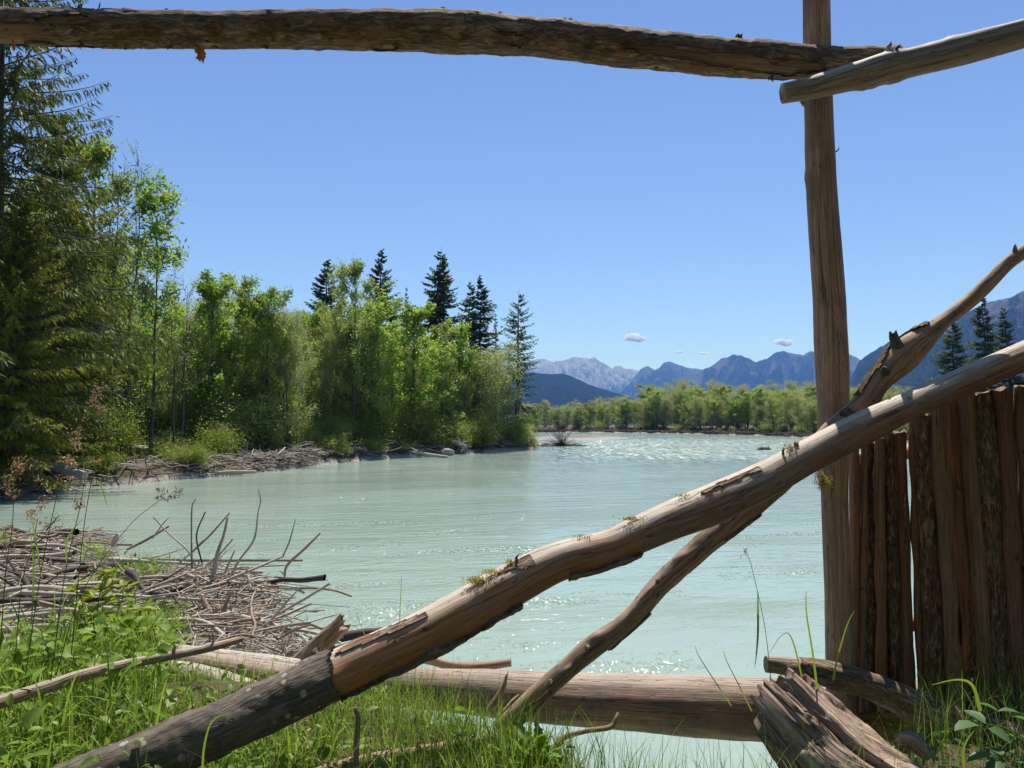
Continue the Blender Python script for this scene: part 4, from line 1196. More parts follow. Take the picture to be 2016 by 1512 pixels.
for k, (px, a, rad, n) in enumerate(((955, 0.3, (0.026, 0.008, 0.007), 340), (985, 0.3, (0.03, 0.006, 0.006), 200), (1020, 0.2, (0.015, 0.006, 0.008), 120), (1255, 0.25, (0.03, 0.006, 0.004), 160), (1150, 0.2, (0.02, 0.005, 0.003), 60), (1350, 0.2, (0.02, 0.005, 0.003), 60), (1565, 0.3, (0.012, 0.006, 0.008), 120))):
    c_, t_ = on_log(dg, px, a, 0.004)
    moss_tuft(dg_e, c_, rad, n, 40 + k)
moss_tuft(dg_e, at(1622, 948, 3.74), (0.02, 0.012, 0.02), 500, 60, (0.3, -0.2, -1))
moss_tuft(dg_e, at(1612, 930, 3.76), (0.012, 0.012, 0.03), 300, 61, (0.3, -0.2, -1), m='dry')
for px, a, l, r0, sd in ((1028, 0.25, 0.035, 0.006, 3), (640, 5.9, 0.02, 0.02, 5), (1575, 0.2, 0.02, 0.012, 7), (1545, 0.3, 0.03, 0.006, 8)):
    stub(dg_e, dg, s_of(dg, px), a, l, r0, M['bark'], "branch_stub", 0.8, sd)

# --- crooked brace branch behind it
bc = pxlog([(985, 1440, 17, 3.70), (1005, 1420, 18, 3.71), (1060, 1368, 20, 3.74), (1100, 1332, 19, 3.76), (1165, 1276, 21, 3.78), (1235, 1222, 20, 3.8), (1300, 1150, 22, 3.82), (1370, 1088, 23, 3.84), (1430, 1036, 25, 3.86), (1490, 985, 25, 3.88), (1560, 925, 23, 3.90),
             (1640, 850, 21, 3.91), (1700, 796, 23, 3.92), (1738, 745, 24, 3.92), (1778, 703, 32, 3.92), (1822, 664, 22, 3.92), (1862, 630, 14, 3.92), (1920, 583, 14, 3.93), (1980, 524, 13, 3.93), (2016, 496, 13, 3.94), (2120, 420, 12, 3.95)],
            na=40, ds=0.010, seed=23, rough=0.06, groove=0.05, lump=0.10, gk=10, knots=[(0.43, 1.4, 0.014, 0.018), (0.62, 0.3, 0.010, 0.02), (1.0, 1.3, 0.012, 0.025), (1.2, 0.5, 0.012, 0.02)])
bc_e = thing_log("brace_branch", bc, M['brace_wood'], "crooked knotty branch slanting parallel behind the diagonal log", "branch")
bm = -0.6 + 0.9 * fbm(bc.A * 0.955, bc.S * 4.0, 30, 4, 6) + 0.55 * np.cos(bc.A - 2.6)
bm = np.where(bc.S < s_of(bc, 1480), bm, -1)
bark_parts(bc_e, bc, bm, 0.005, M['bark_rail'], 2)
bm2 = -0.15 + 0.8 * fbm(bc.A * 0.955, bc.S * 3.0, 33, 4, 6) + 0.6 * np.cos(bc.A - 5.6)
bm2 = np.where((bc.S > s_of(bc, 1700)) & (bc.S < s_of(bc, 1840)), bm2, -1)
bark_parts(bc_e, bc, bm2, 0.006, M['bark_pole'], 2)
stub(bc_e, bc, s_of(bc, 1779), 0.25, 0.055, 0.026, M['bark'], "branch_stub", 0.35, 6, broken=0.03)
stub(bc_e, bc, s_of(bc, 1742), 0.9, 0.03, 0.022, M['bark'], "branch_stub", -0.3, 9, broken=0.02)
stub(bc_e, bc, s_of(bc, 1668), 0.6, 0.015, 0.03, M['bark'], "branch_stub", -0.2, 11)
stub(bc_e, bc, s_of(bc, 2000), 0.3, 0.03, 0.012, M['tan_wood'], "branch_stub", 0.6, 12)
for px, a, sd in ((1160, 0.9, 1), (1300, 0.8, 2), (1425, 0.7, 3), (1085, 1.0, 4)):
    stub(bc_e, bc, s_of(bc, px), a, 0.012, 0.012, M['tan_wood'], "knot", 0.1, sd, broken=0.003)

# --- horizontal driftwood log above the water
hl = pxlog([(340, 1300, 22, 5.45), (450, 1318, 26, 5.35), (600, 1342, 32, 5.2), (820, 1355, 38, 4.98), (1020, 1369, 46, 4.8), (1230, 1382, 53, 4.66), (1400, 1391, 57, 4.60), (1500, 1396, 59, 4.58), (1700, 1402, 60, 4.55), (1900, 1406, 60, 4.52)],
            na=72, ds=0.014, seed=31, rough=0.010, groove=0.022, lump=0.03, gk=14, broken=(0.02, 0), crack=[(5.1, 1.2, 3.9, 0.09), (4.5, 2.2, 4.2, 0.06), (5.6, 0.6, 3.4, 0.05), (4.0, 0.8, 2.2, 0.06)], knots=[(2.5, 4.6, 0.012, 0.03), (3.0, 4.1, 0.010, 0.03), (1.7, 4.9, 0.010, 0.02)])
hl_e = thing_log("driftwood_log", hl, M['tan_wood'], "long smooth driftwood trunk lying level above the water between grass and palisade", "log")
l2 = pxlog([(300, 1282, 17, 5.9), (420, 1300, 22, 5.8), (560, 1316, 22, 5.65), (700, 1338, 20, 5.5)], na=40, ds=0.02, seed=35, rough=0.015, groove=0.03, lump=0.06, broken=(0.03, 0.02))
thing_log("driftwood_log", l2, M['drift'], "bleached cream driftwood log just behind the left end of the long trunk", "log")
l3 = pxlog([(250, 1318, 14, 5.1), (330, 1322, 22, 5.0), (420, 1340, 24, 4.9), (520, 1372, 24, 4.7), (600, 1392, 20, 4.6)], na=40, ds=0.02, seed=37, rough=0.02, groove=0.03, lump=0.06, broken=(0.03, 0.02))
thing_log("driftwood_log", l3, M['drift'], "short pale log in the grass under the left end of the long trunk", "log")

# --- other timbers close by
sb1 = pxlog([(560, 1345, 24, 5.75), (605, 1298, 23, 5.7), (640, 1262, 21, 5.65), (676, 1226, 17, 5.6)], na=40, ds=0.012, seed=41, rough=0.08, groove=0.16, lump=0.10, gk=10, broken=(0, 0.05))
thing_log("broken_log", sb1, M['drift_brown'], "splintered brown log end poking up left of the diagonal log", "log", capdepth=0.03)
tb = pxlog([(-60, 1400, 13, 2.85), (0, 1382, 12.5, 2.95), (100, 1350, 12, 3.1), (160, 1330, 12, 3.2), (260, 1306, 10, 3.4), (340, 1290, 8.5, 3.55), (410, 1276, 8, 3.7), (476, 1258, 6, 3.85)], na=24, ds=0.012, seed=43, rough=0.05, groove=0.05, lump=0.10, knots=[(0.5, 0.5, 0.006, 0.012), (1.0, 0.2, 0.006, 0.012)])
tb_e = thing_log("fallen_branch", tb, M['tan_wood'], "long thin tan branch lying over the grass at the left edge", "branch")
stub(tb_e, tb, s_of(tb, 340), 0.2, 0.02, 0.008, M['tan_wood'], "branch_stub", 0.3, 6)
stub(tb_e, tb, s_of(tb, 420), 0.2, 0.05, 0.004, M['drift_brown'], "side_twig", -0.3, 6)
stub(tb_e, tb, s_of(tb, 60), 0.9, 0.06, 0.004, M['tan_wood'], "side_twig", -1.2, 6)
cb = pxlog([(800, 1290, 8, 5.25), (850, 1300, 9, 5.2), (890, 1310, 9, 5.15), (940, 1312, 9, 5.12), (1006, 1304, 8, 5.1)], na=20, ds=0.012, seed=44, rough=0.05, groove=0.06, lump=0.1)
thing_log("fallen_branch", cb, M['drift_brown'], "short curved branch lying on top of the long driftwood trunk", "branch")
bt = pxlog([(540, 1560, 13, 3.05), (640, 1520, 13, 3.12), (720, 1500, 14, 3.2), (800, 1487, 14, 3.26), (880, 1472, 13, 3.32), (975, 1456, 14, 3.4)], na=32, ds=0.012, seed=45, rough=0.03, groove=0.04, lump=0.08, knots=[(0.3, 0.3, 0.006, 0.012), (0.6, 5.8, 0.006, 0.012)])
thing_log("fallen_branch", bt, M['drift_brown'], "straight brown branch on the grass at the bottom centre", "branch")
tw = pxlog([(1085, 1478, 5, 3.3), (1110, 1452, 6, 3.36), (1150, 1440, 5, 3.42), (1200, 1432, 5, 3.46), (1212, 1415, 4, 3.48), (1217, 1404, 3, 3.5)], na=12, ds=0.01, seed=46, rough=0.08)
thing_log("twig", tw, M['drift_brown'], "small hooked twig at the waterside right of the brace branch foot", "twig")
sn = pxlog([(700, 1520, 5, 3.0), (702, 1460, 6, 3.02), (704, 1412, 5, 3.04), (698, 1396, 3, 3.05)], na=12, ds=0.01, seed=47, rough=0.1)
thing_log("twig", sn, M['drift_brown'], "short upright broken twig in the grass below the diagonal log", "twig")
sl = pxlog([(1035, 1420, 9, 3.9), (960, 1405, 7, 3.92), (990, 1330, 1.5, 3.95)], na=10, ds=0.01, seed=48, rough=0.1)
for k, (pts, lab) in enumerate((([(962, 1400, 8, 3.95), (985, 1365, 7, 3.97), (998, 1326, 2, 4.0)], "torn upright splinter left of the brace branch foot"),
                                ([(985, 1412, 6, 3.9), (1010, 1382, 5, 3.92), (1022, 1368, 2, 3.93)], "smaller torn splinter beside the tall one at the brace branch foot"))):
    thing_log("splinter", pxlog(pts, na=12, ds=0.008, seed=50 + k, rough=0.2, groove=0.2, broken=(0, 0.02)), M['drift_brown'], lab, "splinter")
dk = pxlog([(1508, 1307, 15, 3.86), (1530, 1309, 16, 3.86), (1580, 1317, 20, 3.85), (1640, 1328, 22, 3.83), (1700, 1346, 23, 3.80), (1760, 1370, 26, 3.76), (1820, 1398, 28, 3.70), (1900, 1430, 26, 3.62), (1980, 1450, 26, 3.55), (2100, 1480, 26, 3.45)],
            na=44, ds=0.010, seed=53, rough=0.05, groove=0.04, lump=0.08, knots=[(0.75, 0.3, 0.014, 0.03), (1.0, 5.6, 0.012, 0.03)])
dk_e = thing_log("fallen_log", dk, M['tan_wood'], "bark covered log lying in front of the palisade foot, cut end to the left", "log")
dm = np.where(dk.S > 0.16, 0.4 + 0.8 * fbm(dk.A * 0.955, dk.S * 5, 19, 4, 6) + smooth(0.2, 0.5, dk.S), -1)
bark_parts(dk_e, dk, dm, 0.007, M['bark_rail'], 6)

# --- weathered split log at the lower right
wl = pxlog([(1540, 1384, 84, 3.12), (1570, 1414, 92, 3.06), (1620, 1466, 97, 2.98), (1680, 1520, 98, 2.88), (1760, 1570, 92, 2.76), (1850, 1630, 92, 2.62)], na=150, ds=0.006, seed=57, rough=0.03, groove=0.26, lump=0.14, gk=24, broken=(0.09, 0),
            crack=[(5.6, 0, 0.5, 0.22), (4.6, 0.0, 0.6, 0.20), (5.1, 0.02, 0.25, 0.3), (6.1, 0.05, 0.6, 0.18), (4.2, 0.1, 0.7, 0.16), (0.5, 0, 0.5, 0.2)])
dep = fbm(wl.A * 24 / 6.283, wl.S * 5, 31, 4, 24)
wl.V = wl.V - wl.ring * (0.045 * smooth(0.10, 0.5, dep) * np.exp(-wl.S / 0.22))[..., None]
wl_e = thing_log("weathered_log", wl, M['stump_wood'], "thick weathered grey log with splintered end at the lower right", "log", capdepth=0.05)
RS = random.Random(8)
for k in range(9):
    a = RS.uniform(4.0, 6.8)
    i = RS.randint(1, 16)
    rg = math.cos(a) * wl.U[i] + math.sin(a) * wl.W[i]
    p0 = wl.C[i] + rg * wl.R[i] * 0.86 + wl.T[i] * 0.05
    p1 = p0 - wl.T[i] * RS.uniform(0.05, 0.11) + rg * RS.uniform(-0.006, 0.010)
    l = Log([p0, (p0 + p1) / 2, p1], [0.010, 0.008, 0.0025], na=8, ds=0.008, seed=k, rough=0.25, groove=0.2)
    obj("splinter", l.mesh("splinter"), M['stump_wood'], wl_e)
kb = pxlog([(1770, 1462, 18, 2.98), (1800, 1462, 22, 2.94), (1830, 1490, 12, 2.9)], na=28, ds=0.008, seed=59, rough=0.05, lump=0.15)
obj("branch_stub", kb.mesh("branch_stub"), M['stump_wood'], wl_e)

# --- palisade ---------------------------------------------------------
pal = tag(empty("palisade", (0, 0, 0)), "dark palisade of upright unpeeled poles joining the post on the right", "palisade")
POLES = [  # top x, top y, bottom x, half width, distance, material, bark
    (1683, 880, 1679, 10, 4.24, 'pole_a', 0), (1702, 870, 1695, 8, 4.22, 'pole_a', 0), (1714, 872, 1712, 10, 4.27, 'pole_b', 1), (1731, 862, 1736, 11, 4.20, 'pole_a', 0), (1751, 855, 1764, 14, 4.23, 'pole_b', 1),
    (1772, 850, 1793, 12, 4.18, 'pole_b', 1), (1795, 828, 1815, 9, 4.19, 'pole_c', 0), (1815, 818, 1843, 18, 4.12, 'pole_b', 1), (1845, 790, 1882, 19, 4.08, 'pole_a', 0), (1876, 783, 1916, 14, 4.10, 'pole_c', 1),
    (1902, 781, 1948, 17, 4.04, 'pole_a', 1), (1934, 773, 1977, 20, 4.0, 'pole_a', 1), (1972, 764, 2010, 21, 3.98, 'pole_b', 1), (2012, 760, 2045, 20, 3.95, 'pole_a', 0), (2050, 757, 2085, 21, 3.92, 'pole_b', 1), (2092, 752, 2128, 21, 3.9, 'pole_a', 0)]
for k, (tx, ty, bx_, hw, Y, mk, bk) in enumerate(POLES):
    r = np.random.default_rng(100 + k)
    by = 1400
    pts = []
    for j in range(9):
        f = j / 8
        pts.append((tx + (bx_ - tx) * f + r.normal(0, 0.9), ty + (by - ty) * f, hw * 1.02 * r.uniform(0.80, 1.16), Y + (0.012 if k % 2 else -0.004) + r.normal(0, 0.004)))
    kn = [(r.uniform(0.1, 1.4), r.uniform(2.2, 5.2), r.uniform(0.006, 0.012), r.uniform(0.012, 0.026)) for _ in range(3)]
    if k == 7: kn += [(0.83, 3.0, 0.020, 0.030)]
    pl = pxlog([(a, b, c * 0.87, d) for a, b, c, d in pts], na=30, ds=0.014, seed=70 + k, rough=0.06 if bk else 0.03, groove=0.02, lump=0.07, broken=(0.012, 0), knots=kn)
    o = obj("pole", pl.mesh("pole"), M[mk], pal)
    if bk:
        mk_ = (0.85 if k in (2, 4, 7, 11, 14) else -0.75) + 0.9 * fbm(pl.A * 0.955, pl.S * 2.2 + k, 20 + k % 10, 4, 6)
        bark_parts(o, pl, mk_, 0.0035, M['bark_pole'], k)
# slimmer poles added behind the gaps, coloured dark to paint in their shade
for k in range(len(POLES) - 1):
    if k in (5, 6): continue
    a, b = POLES[k], POLES[k + 1]
    tx, bx_ = (a[0] + a[3] + b[0] - b[3]) / 2, (a[2] + a[3] + b[2] - b[3]) / 2
    hw, Y = 9 + (k % 3), max(a[4], b[4]) + 0.11
    ty = max(a[1], b[1]) + 14 + 5 * (k % 4)
    pl = pxlog([(tx + (bx_ - tx) * f, ty + (1400 - ty) * f, hw, Y) for f in (0, 0.3, 0.6, 1)], na=16, ds=0.03, seed=140 + k, rough=0.06, lump=0.08)
    obj("pole", pl.mesh("pole"), M['drift_dark'], pal)
# low cross rail hidden behind the palisade feet and a second post beyond the frame
pr = Log([at(1660, 1230, 4.36), at(2150, 1215, 4.10)], [0.045, 0.045], na=20, ds=0.05, seed=3)
obj("cross_rail", pr.mesh("cross_rail"), M['brown_wood'], pal)
pr = Log([at(1668, 905, 4.33), at(2150, 850, 4.08)], [0.035, 0.035], na=20, ds=0.05, seed=4)
obj("cross_rail", pr.mesh("cross_rail"), M['brown_wood'], pal)

# ------------------------------------------------------------------ driftwood
def wpt(px, D, z):
    """world point over ground/water seen at photo x, distance D, height z"""
    return np.array(((px - 1008) / F * D, D, z))


def stick_mesh(name, L, r, seed, kinks=6, na=7, fork=0, bendy=0.06):
    rr = np.random.default_rng(seed)
    t = np.linspace(0, 1, kinks)
    P = np.stack([t * L - L / 2, np.cumsum(rr.normal(0, bendy * L / 3, kinks)), np.cumsum(rr.normal(0, bendy * L / 6, kinks))], -1)
    P[:, 1:] -= P[:, 1:].mean(0)
    l = Log(P, r * (1 - 0.6 * t) * rr.uniform(0.85, 1.15, kinks), na=na, ds=max(0.03, L / 30), seed=seed, rough=0.12, groove=0.06, broken=(0.01, 0.01))
    V, w = [l.V.reshape(-1, 3)], [l.wp.reshape(-1, 3)]
    me = [(l.V, l.wp, l.n, na)]
    for k in range(fork):
        i = rr.integers(l.n // 4, l.n - 3)
        d = unit(l.T[i] * rr.uniform(0.3, 0.9) + rr.normal(0, 0.6, 3))
        ln = L * rr.uniform(0.10, 0.30)
        b = Log([l.C[i], l.C[i] + d * ln * 0.5, l.C[i] + d * ln + rr.normal(0, 0.05 * ln, 3)], [l.R[i] * 0.6, l.R[i] * 0.4, l.R[i] * 0.2], na=5, ds=0.05, seed=seed + k)
        me.append((b.V, b.wp, b.n, 5))
    Vs, Qs, Ws, off = [], [], [], 0
    for V_, w_, n_, a_ in me:
        i = np.arange(n_ - 1)[:, None] * a_; j = np.arange(a_)[None]; j2 = (j + 1) % a_
        Qs.append(np.stack([i + j, i + j2, i + a_ + j2, i + a_ + j], -1).reshape(-1, 4) + off)
        Vs.append(V_.reshape(-1, 3)); Ws.append(w_.reshape(-1, 3)); off += n_ * a_
    return mesh_np(name, np.concatenate(Vs), np.concatenate(Qs), None, {'wp': np.concatenate(Ws)})


STK = []
for k in range(16):
    L = [0.7, 1.0, 1.4, 1.8, 2.4][k % 5]
    me = stick_mesh("driftwood_stick", L, [0.018, 0.024, 0.035, 0.03, 0.045][k % 5] * (1.3 if k > 10 else 0.8), 200 + k, fork=k % 4, bendy=0.16 if k % 3 else 0.05)
    me.materials.append(M[['drift', 'drift', 'drift_brown', 'drift', 'drift', 'drift_dark', 'drift_brown', 'drift', 'drift'][k % 9]])
    STK.append(me)


def stick(k, p, rz, ry, rx, label, group, sc=1.0):
    o = obj("driftwood_stick", STK[k], None, None, tuple(p), (rx, ry, rz), sc)
    return tag(o, label, "driftwood", group)


RD = random.Random(31)
# the spit in front: sticks heaped along it
cnt = 0
while cnt < 150:
    D = RD.uniform(6.6, 17.0)
    px = RD.uniform(-60, 560)
    x = (px - 1008) / F * D
    z = gz(x, D)
    heap = math.exp(-((px - 430) / 130) ** 2 - ((D - 11.0) / 1.0) ** 2)
    if z < 0.03 and heap < 0.25: continue
    sk_ = RD.randrange(16)
    what = ("bleached", "bleached", "brown", "bleached", "pale grey", "dark", "brown", "pale grey", "bleached")[sk_ % 9] + ((" straight" if sk_ % 3 == 0 else " bent") if sk_ % 4 == 0 else " forked") + " stick "
    where = "at the far edge of the near driftwood spit" if D > 14.2 else "on the left of the near driftwood spit" if px < 250 else "around the standing sticks of the driftwood heap" if D > 9.6 else "just behind the grass at the foot of the driftwood heap"
    stick(sk_, (x, D, max(z, 0.02) + 0.05 + RD.uniform(0, 0.12) + heap * RD.uniform(0, 0.34)), RD.gauss(0.1, 0.55) + (math.pi if RD.random() < 0.5 else 0), RD.gauss(0, 0.05 + heap * 0.14), RD.uniform(0, 6.28),
          what + where, "driftwood sticks heaped on the near spit", (lambda s_: (s_ * 1.15, s_ * 1.0, s_ * 1.0))(RD.uniform(0.6, 1.2)))
    cnt += 1
for i in range(40):   # driftwood edge near the foreground log and the spit's near side
    D = RD.uniform(6.0, 9.5); px = RD.uniform(330, 640)
    x = (px - 1008) / F * D; z = max(gz(x, D), 0.02)
    stick(RD.choice([0, 1, 2, 5, 6, 10]), (x, D, z + RD.uniform(0.02, 0.30)), RD.uniform(0, 6.28), RD.gauss(0, 0.2), RD.uniform(0, 6.28), "thin grey stick in the tangle behind the pale driftwood log", "thin sticks tangled behind the pale log", RD.uniform(0.4, 0.9))


def debris(name, n, fn, L, r0, seed, m, label=None):
    r = np.random.default_rng(seed)
    P = np.array([fn(r) for _ in range(n)])
    d = unit(np.stack([r.normal(0, 1, n), r.normal(0, 0.7, n), r.normal(0, 0.16, n)], -1))
    l_ = L * r.uniform(0.4, 1.6, n)[:, None]
    mid = P + r.normal(0, 0.05, (n, 3)) * l_
    C = np.stack([P - d * l_ / 2, mid, P + d * l_ / 2], 1)
    rad = (r0 * r.uniform(0.5, 1.6, n))[:, None] * np.array([1, 0.9, 0.5])[None]
    V, q, w = batch_tubes(C, rad, 4)
    return tag(obj(name, mesh_np(name, V, q, None, {'wp': w}), M[m]), label, kind='stuff')


def f_spit(r):
    while True:
        D = r.uniform(5.6, 17.3); px = r.uniform(-120, 620); x = (px - 1008) / F * D
        z = gz_fast(x, D)
        if z > 0.03 and float(vn(x * 0.9 + 50, D * 0.45, 12)) + 0.9 * math.exp(-((px - 430) / 130) ** 2 - ((D - 11.2) / 1.6) ** 2) > r.uniform(-0.9, 0.9): return (x, D, z + abs(r.normal(0, 0.03)) + 0.26 * math.exp(-((px - 430) / 120) ** 2 - ((D - 11.2) / 1.2) ** 2) * r.uniform(0, 1))


_gxs = np.linspace(-40, 12, 300); _gys = np.linspace(1.5, 95, 500)
_gg = ground_z(*np.meshgrid(_gxs, _gys))


def gz_fast(x, y):
    i = int(np.clip((y - 1.5) / 93.5 * 499, 0, 499)); j = int(np.clip((x + 40) / 52 * 299, 0, 299))
    return float(_gg[i, j])


debris("driftwood_litter", 3600, f_spit, 0.42, 0.010, 5, 'drift', "fine bleached driftwood litter covering the near spit")
debris("driftwood_litter", 700, f_spit, 0.45, 0.010, 6, 'drift_brown', "brown driftwood litter between the bleached sticks on the spit")


def f_shore(r):
    while True:
        px = r.choice([r.uniform(-60, 1040), r.normal(470, 60), r.normal(620, 50), r.normal(60, 60)]); D = bank_D(px) + r.uniform(-0.2, 2.6 + set_back(px)) + 0.4 * (px > 600); x = (px - 1008) / F * D
        z = gz_fast(x, D)
        if z > -0.05: return (x, D, max(z, 0) + r.uniform(0, 0.28))


debris("driftwood_litter", 5200, f_shore, 0.9, 0.018, 7, 'drift', "pale driftwood litter along the far left shore")
debris("driftwood_litter", 2600, f_shore, 0.9, 0.02, 8, 'drift_dark', "dark driftwood litter along the far left shore")
for i in range(80):
    px = RD.choice([RD.uniform(-40, 960), RD.gauss(470, 50), RD.gauss(600, 35), RD.gauss(440, 40), RD.gauss(800, 40)])
    D = bank_D(px) + RD.uniform(0.0, 2.4 + 0.8 * set_back(px)); x = (px - 1008) / F * D; z = max(gz_fast(x, D), 0.0)
    stick(RD.randrange(16), (x, D, z + RD.uniform(0.05, 0.55)), RD.gauss(-0.3, 0.6), RD.gauss(0.1, 0.2), RD.uniform(0, 6.28), "driftwood stick washed onto the wooded left shore", "driftwood sticks along the left shore", RD.uniform(1.0, 1.9))

# hand placed pieces of the near heap: (photo x, photo y, half width px, distance)
HAND = [
    ([(30, 1105, 5, 14.6), (200, 1102, 6, 14.5), (400, 1103, 5.5, 14.4), (595, 1103, 4, 14.3)], 'drift_brown', "long straight brown pole stretched over the water from the heap"),
    ([(165, 1072, 5, 14.9), (200, 1090, 6, 14.6), (245, 1108, 6, 14.3)], 'drift_brown', "curved brown stick end propped up above the long pole"),
    ([(560, 1138, 3, 12.8), (566, 1112, 4, 12.8), (600, 1080, 4, 12.8), (630, 1050, 3, 12.8)], 'drift_brown', "kinked stick rising at the water end of the long pole"),
    ([(556, 1098, 2.5, 13.8), (570, 1065, 2.5, 13.8), (582, 1022, 1.2, 13.8)], 'drift_brown', "dark thin upright twig at the end of the long pole"),
    ([(400, 1182, 8, 11.4), (480, 1160, 8, 11.5), (540, 1146, 7, 11.6), (590, 1142, 5, 11.7)], 'drift', "thick grey stick on top of the heap pointing right"),
    ([(420, 1180, 7, 11.2), (500, 1156, 7, 11.2), (570, 1156, 6, 11.3), (600, 1168, 3, 11.3)], 'drift', "pale bent stick lying below the thick grey one"),
    ([(560, 1158, 5, 11.3), (620, 1158, 4, 11.3), (660, 1163, 3.5, 11.2), (692, 1174, 3, 11.1)], 'drift_brown', "arched tan stick reaching furthest over the water"),
    ([(410, 1180, 10, 10.9), (418, 1140, 8, 10.9), (428, 1090, 6, 10.9), (440, 1055, 4.5, 10.9), (448, 1018, 3.5, 10.9)], 'drift', "tall straight bleached stick standing up in the heap"),
    ([(440, 1160, 4, 11.0), (470, 1105, 3.5, 11.0), (500, 1062, 3, 11.0), (508, 1010, 2, 11.0), (513, 985, 2, 11.0), (508, 962, 1.2, 11.0)], 'drift', "long wavering twig, the tallest of the heap"),
    ([(378, 1120, 3.5, 11.2), (377, 1060, 2.5, 11.2), (378, 1000, 2.2, 11.2), (386, 982, 1.5, 11.2)], 'drift_brown', "dark upright twig left of the bleached standing stick"),
    ([(398, 1110, 2.5, 11.3), (387, 1055, 2.5, 11.3), (404, 1008, 2, 11.3)], 'drift_dark', "shorter kinked dark twig beside the dark upright one"),
    ([(380, 1086, 3.2, 11.1), (415, 1052, 3, 11.1), (452, 1010, 2.2, 11.1)], 'drift_brown', "dark twig slanting up to the right across the standing stick"),
    ([(302, 1018, 2, 11.4), (330, 1048, 2.6, 11.4), (368, 1082, 3, 11.3), (384, 1110, 3.5, 11.2)], 'drift', "pale twig slanting down to the right into the heap"),
    ([(300, 1060, 3, 11.6), (322, 1030, 2.2, 11.6), (332, 1020, 1.5, 11.6)], 'drift', "short pale twig crossing the slanting one"),
    ([(250, 1082, 3, 12.5), (290, 1062, 4, 12.5), (333, 1036, 3, 12.5)], 'drift_brown', "dark splintered stick pointing up right at the top of the heap"),
    ([(435, 1150, 4, 11.2), (450, 1110, 3, 11.2), (462, 1084, 2, 11.2)], 'drift', "short pale upright stick right of the bleached standing one"),
    ([(338, 1200, 9, 10.2), (358, 1215, 10, 10.0), (368, 1240, 10, 9.8), (392, 1270, 10, 9.5)], 'drift', "thick curved bleached root bending down out of the heap"),
    ([(300, 1190, 5, 10.4), (360, 1205, 5, 10.3), (400, 1208, 4, 10.2), (440, 1195, 3.5, 10.2)], 'drift', "long pale bowed stick across the front of the heap"),
    ([(400, 1180, 9, 9.9), (412, 1205, 10, 9.8), (418, 1235, 8, 9.7)], 'drift_brown', "dark thick upright root in the front of the heap"),
    ([(425, 1240, 6, 9.6), (440, 1200, 6, 9.6), (455, 1165, 5, 9.7)], 'drift_brown', "dark slanting root right of the thick upright one"),
    ([(460, 1208, 2.6, 9.8), (490, 1216, 2.4, 9.8), (520, 1224, 1.6, 9.8)], 'drift_brown', "dark twig reaching over the water in front of the heap"),
    ([(550, 1258, 4, 7.6), (580, 1240, 4.5, 7.6), (612, 1230, 2.5, 7.6)], 'drift_brown', "forked brown stick left of the splintered log end"),
    ([(540, 1262, 5, 7.9), (480, 1250, 5, 7.9), (430, 1262, 5, 7.8)], 'drift_brown', "low brown stick under the forked one"),
    ([(130, 1150, 5, 12.6), (240, 1158, 6, 12.4), (330, 1148, 5, 12.2), (380, 1160, 4, 12)], 'drift', "long grey stick lying across the middle of the heap"),
    ([(280, 1215, 12, 10.2), (305, 1190, 11, 10.4), (335, 1168, 9, 10.6), (370, 1150, 7, 10.8)], 'drift', "thick pale branch leaning up to the right in the heap"),
    ([(60, 1215, 16, 9.9), (130, 1220, 16, 9.8), (190, 1225, 13, 9.7)], 'drift', "pale log half hidden behind the grass left of the heap"),
    ([(440, 1120, 1.5, 12.2), (520, 1134, 2, 12.2), (600, 1140, 2.6, 12.2), (645, 1142, 1.5, 12.2)], 'drift_dark', "thin dark stick trailing in the water beyond the heap"),
    ([(222, 1075, 8, 15), (228, 1058, 7, 15), (233, 1050, 4, 15)], 'drift', "stubby pale splinter sticking up behind the heap"),
]
for k, (pts, mk, lab) in enumerate(HAND):
    lg = pxlog([(a, b, c * 0.62, d) for a, b, c, d in pts], na=12, ds=0.04, seed=300 + k, rough=0.07, groove=0.06, lump=0.12, broken=(0.01, 0.01))
    tag(obj("driftwood_stick", lg.mesh("driftwood_stick"), M[mk]), lab, "driftwood")


def root_tangle(c, n, L, r0, seed, label, m='drift_brown', up=0.3, name="root_tangle", spread=(1, 1, 1)):
    r = np.random.default_rng(seed)
    P = 7
    d = rdirs(r, n, up) * np.array(spread)
    Ln = L * r.uniform(0.4, 1.1, n)
    tt = np.linspace(0, 1, P)
    C = np.asarray(c)[None, None] + d[:, None] * (tt[None, :, None] * Ln[:, None, None]) + np.cumsum(r.normal(0, 0.06 * L, (n, P, 3)), 1) * tt[None, :, None] ** 0.5
    C[..., 2] = np.maximum(C[..., 2], 0.0)
    V, q, w = batch_tubes(C, r0 * r.uniform(0.4, 1.3, n)[:, None] * (1 - 0.85 * tt[None]), 4)
    return tag(obj(name, mesh_np(name, V, q, None, {'wp': w}), M[m]), label, "roots")


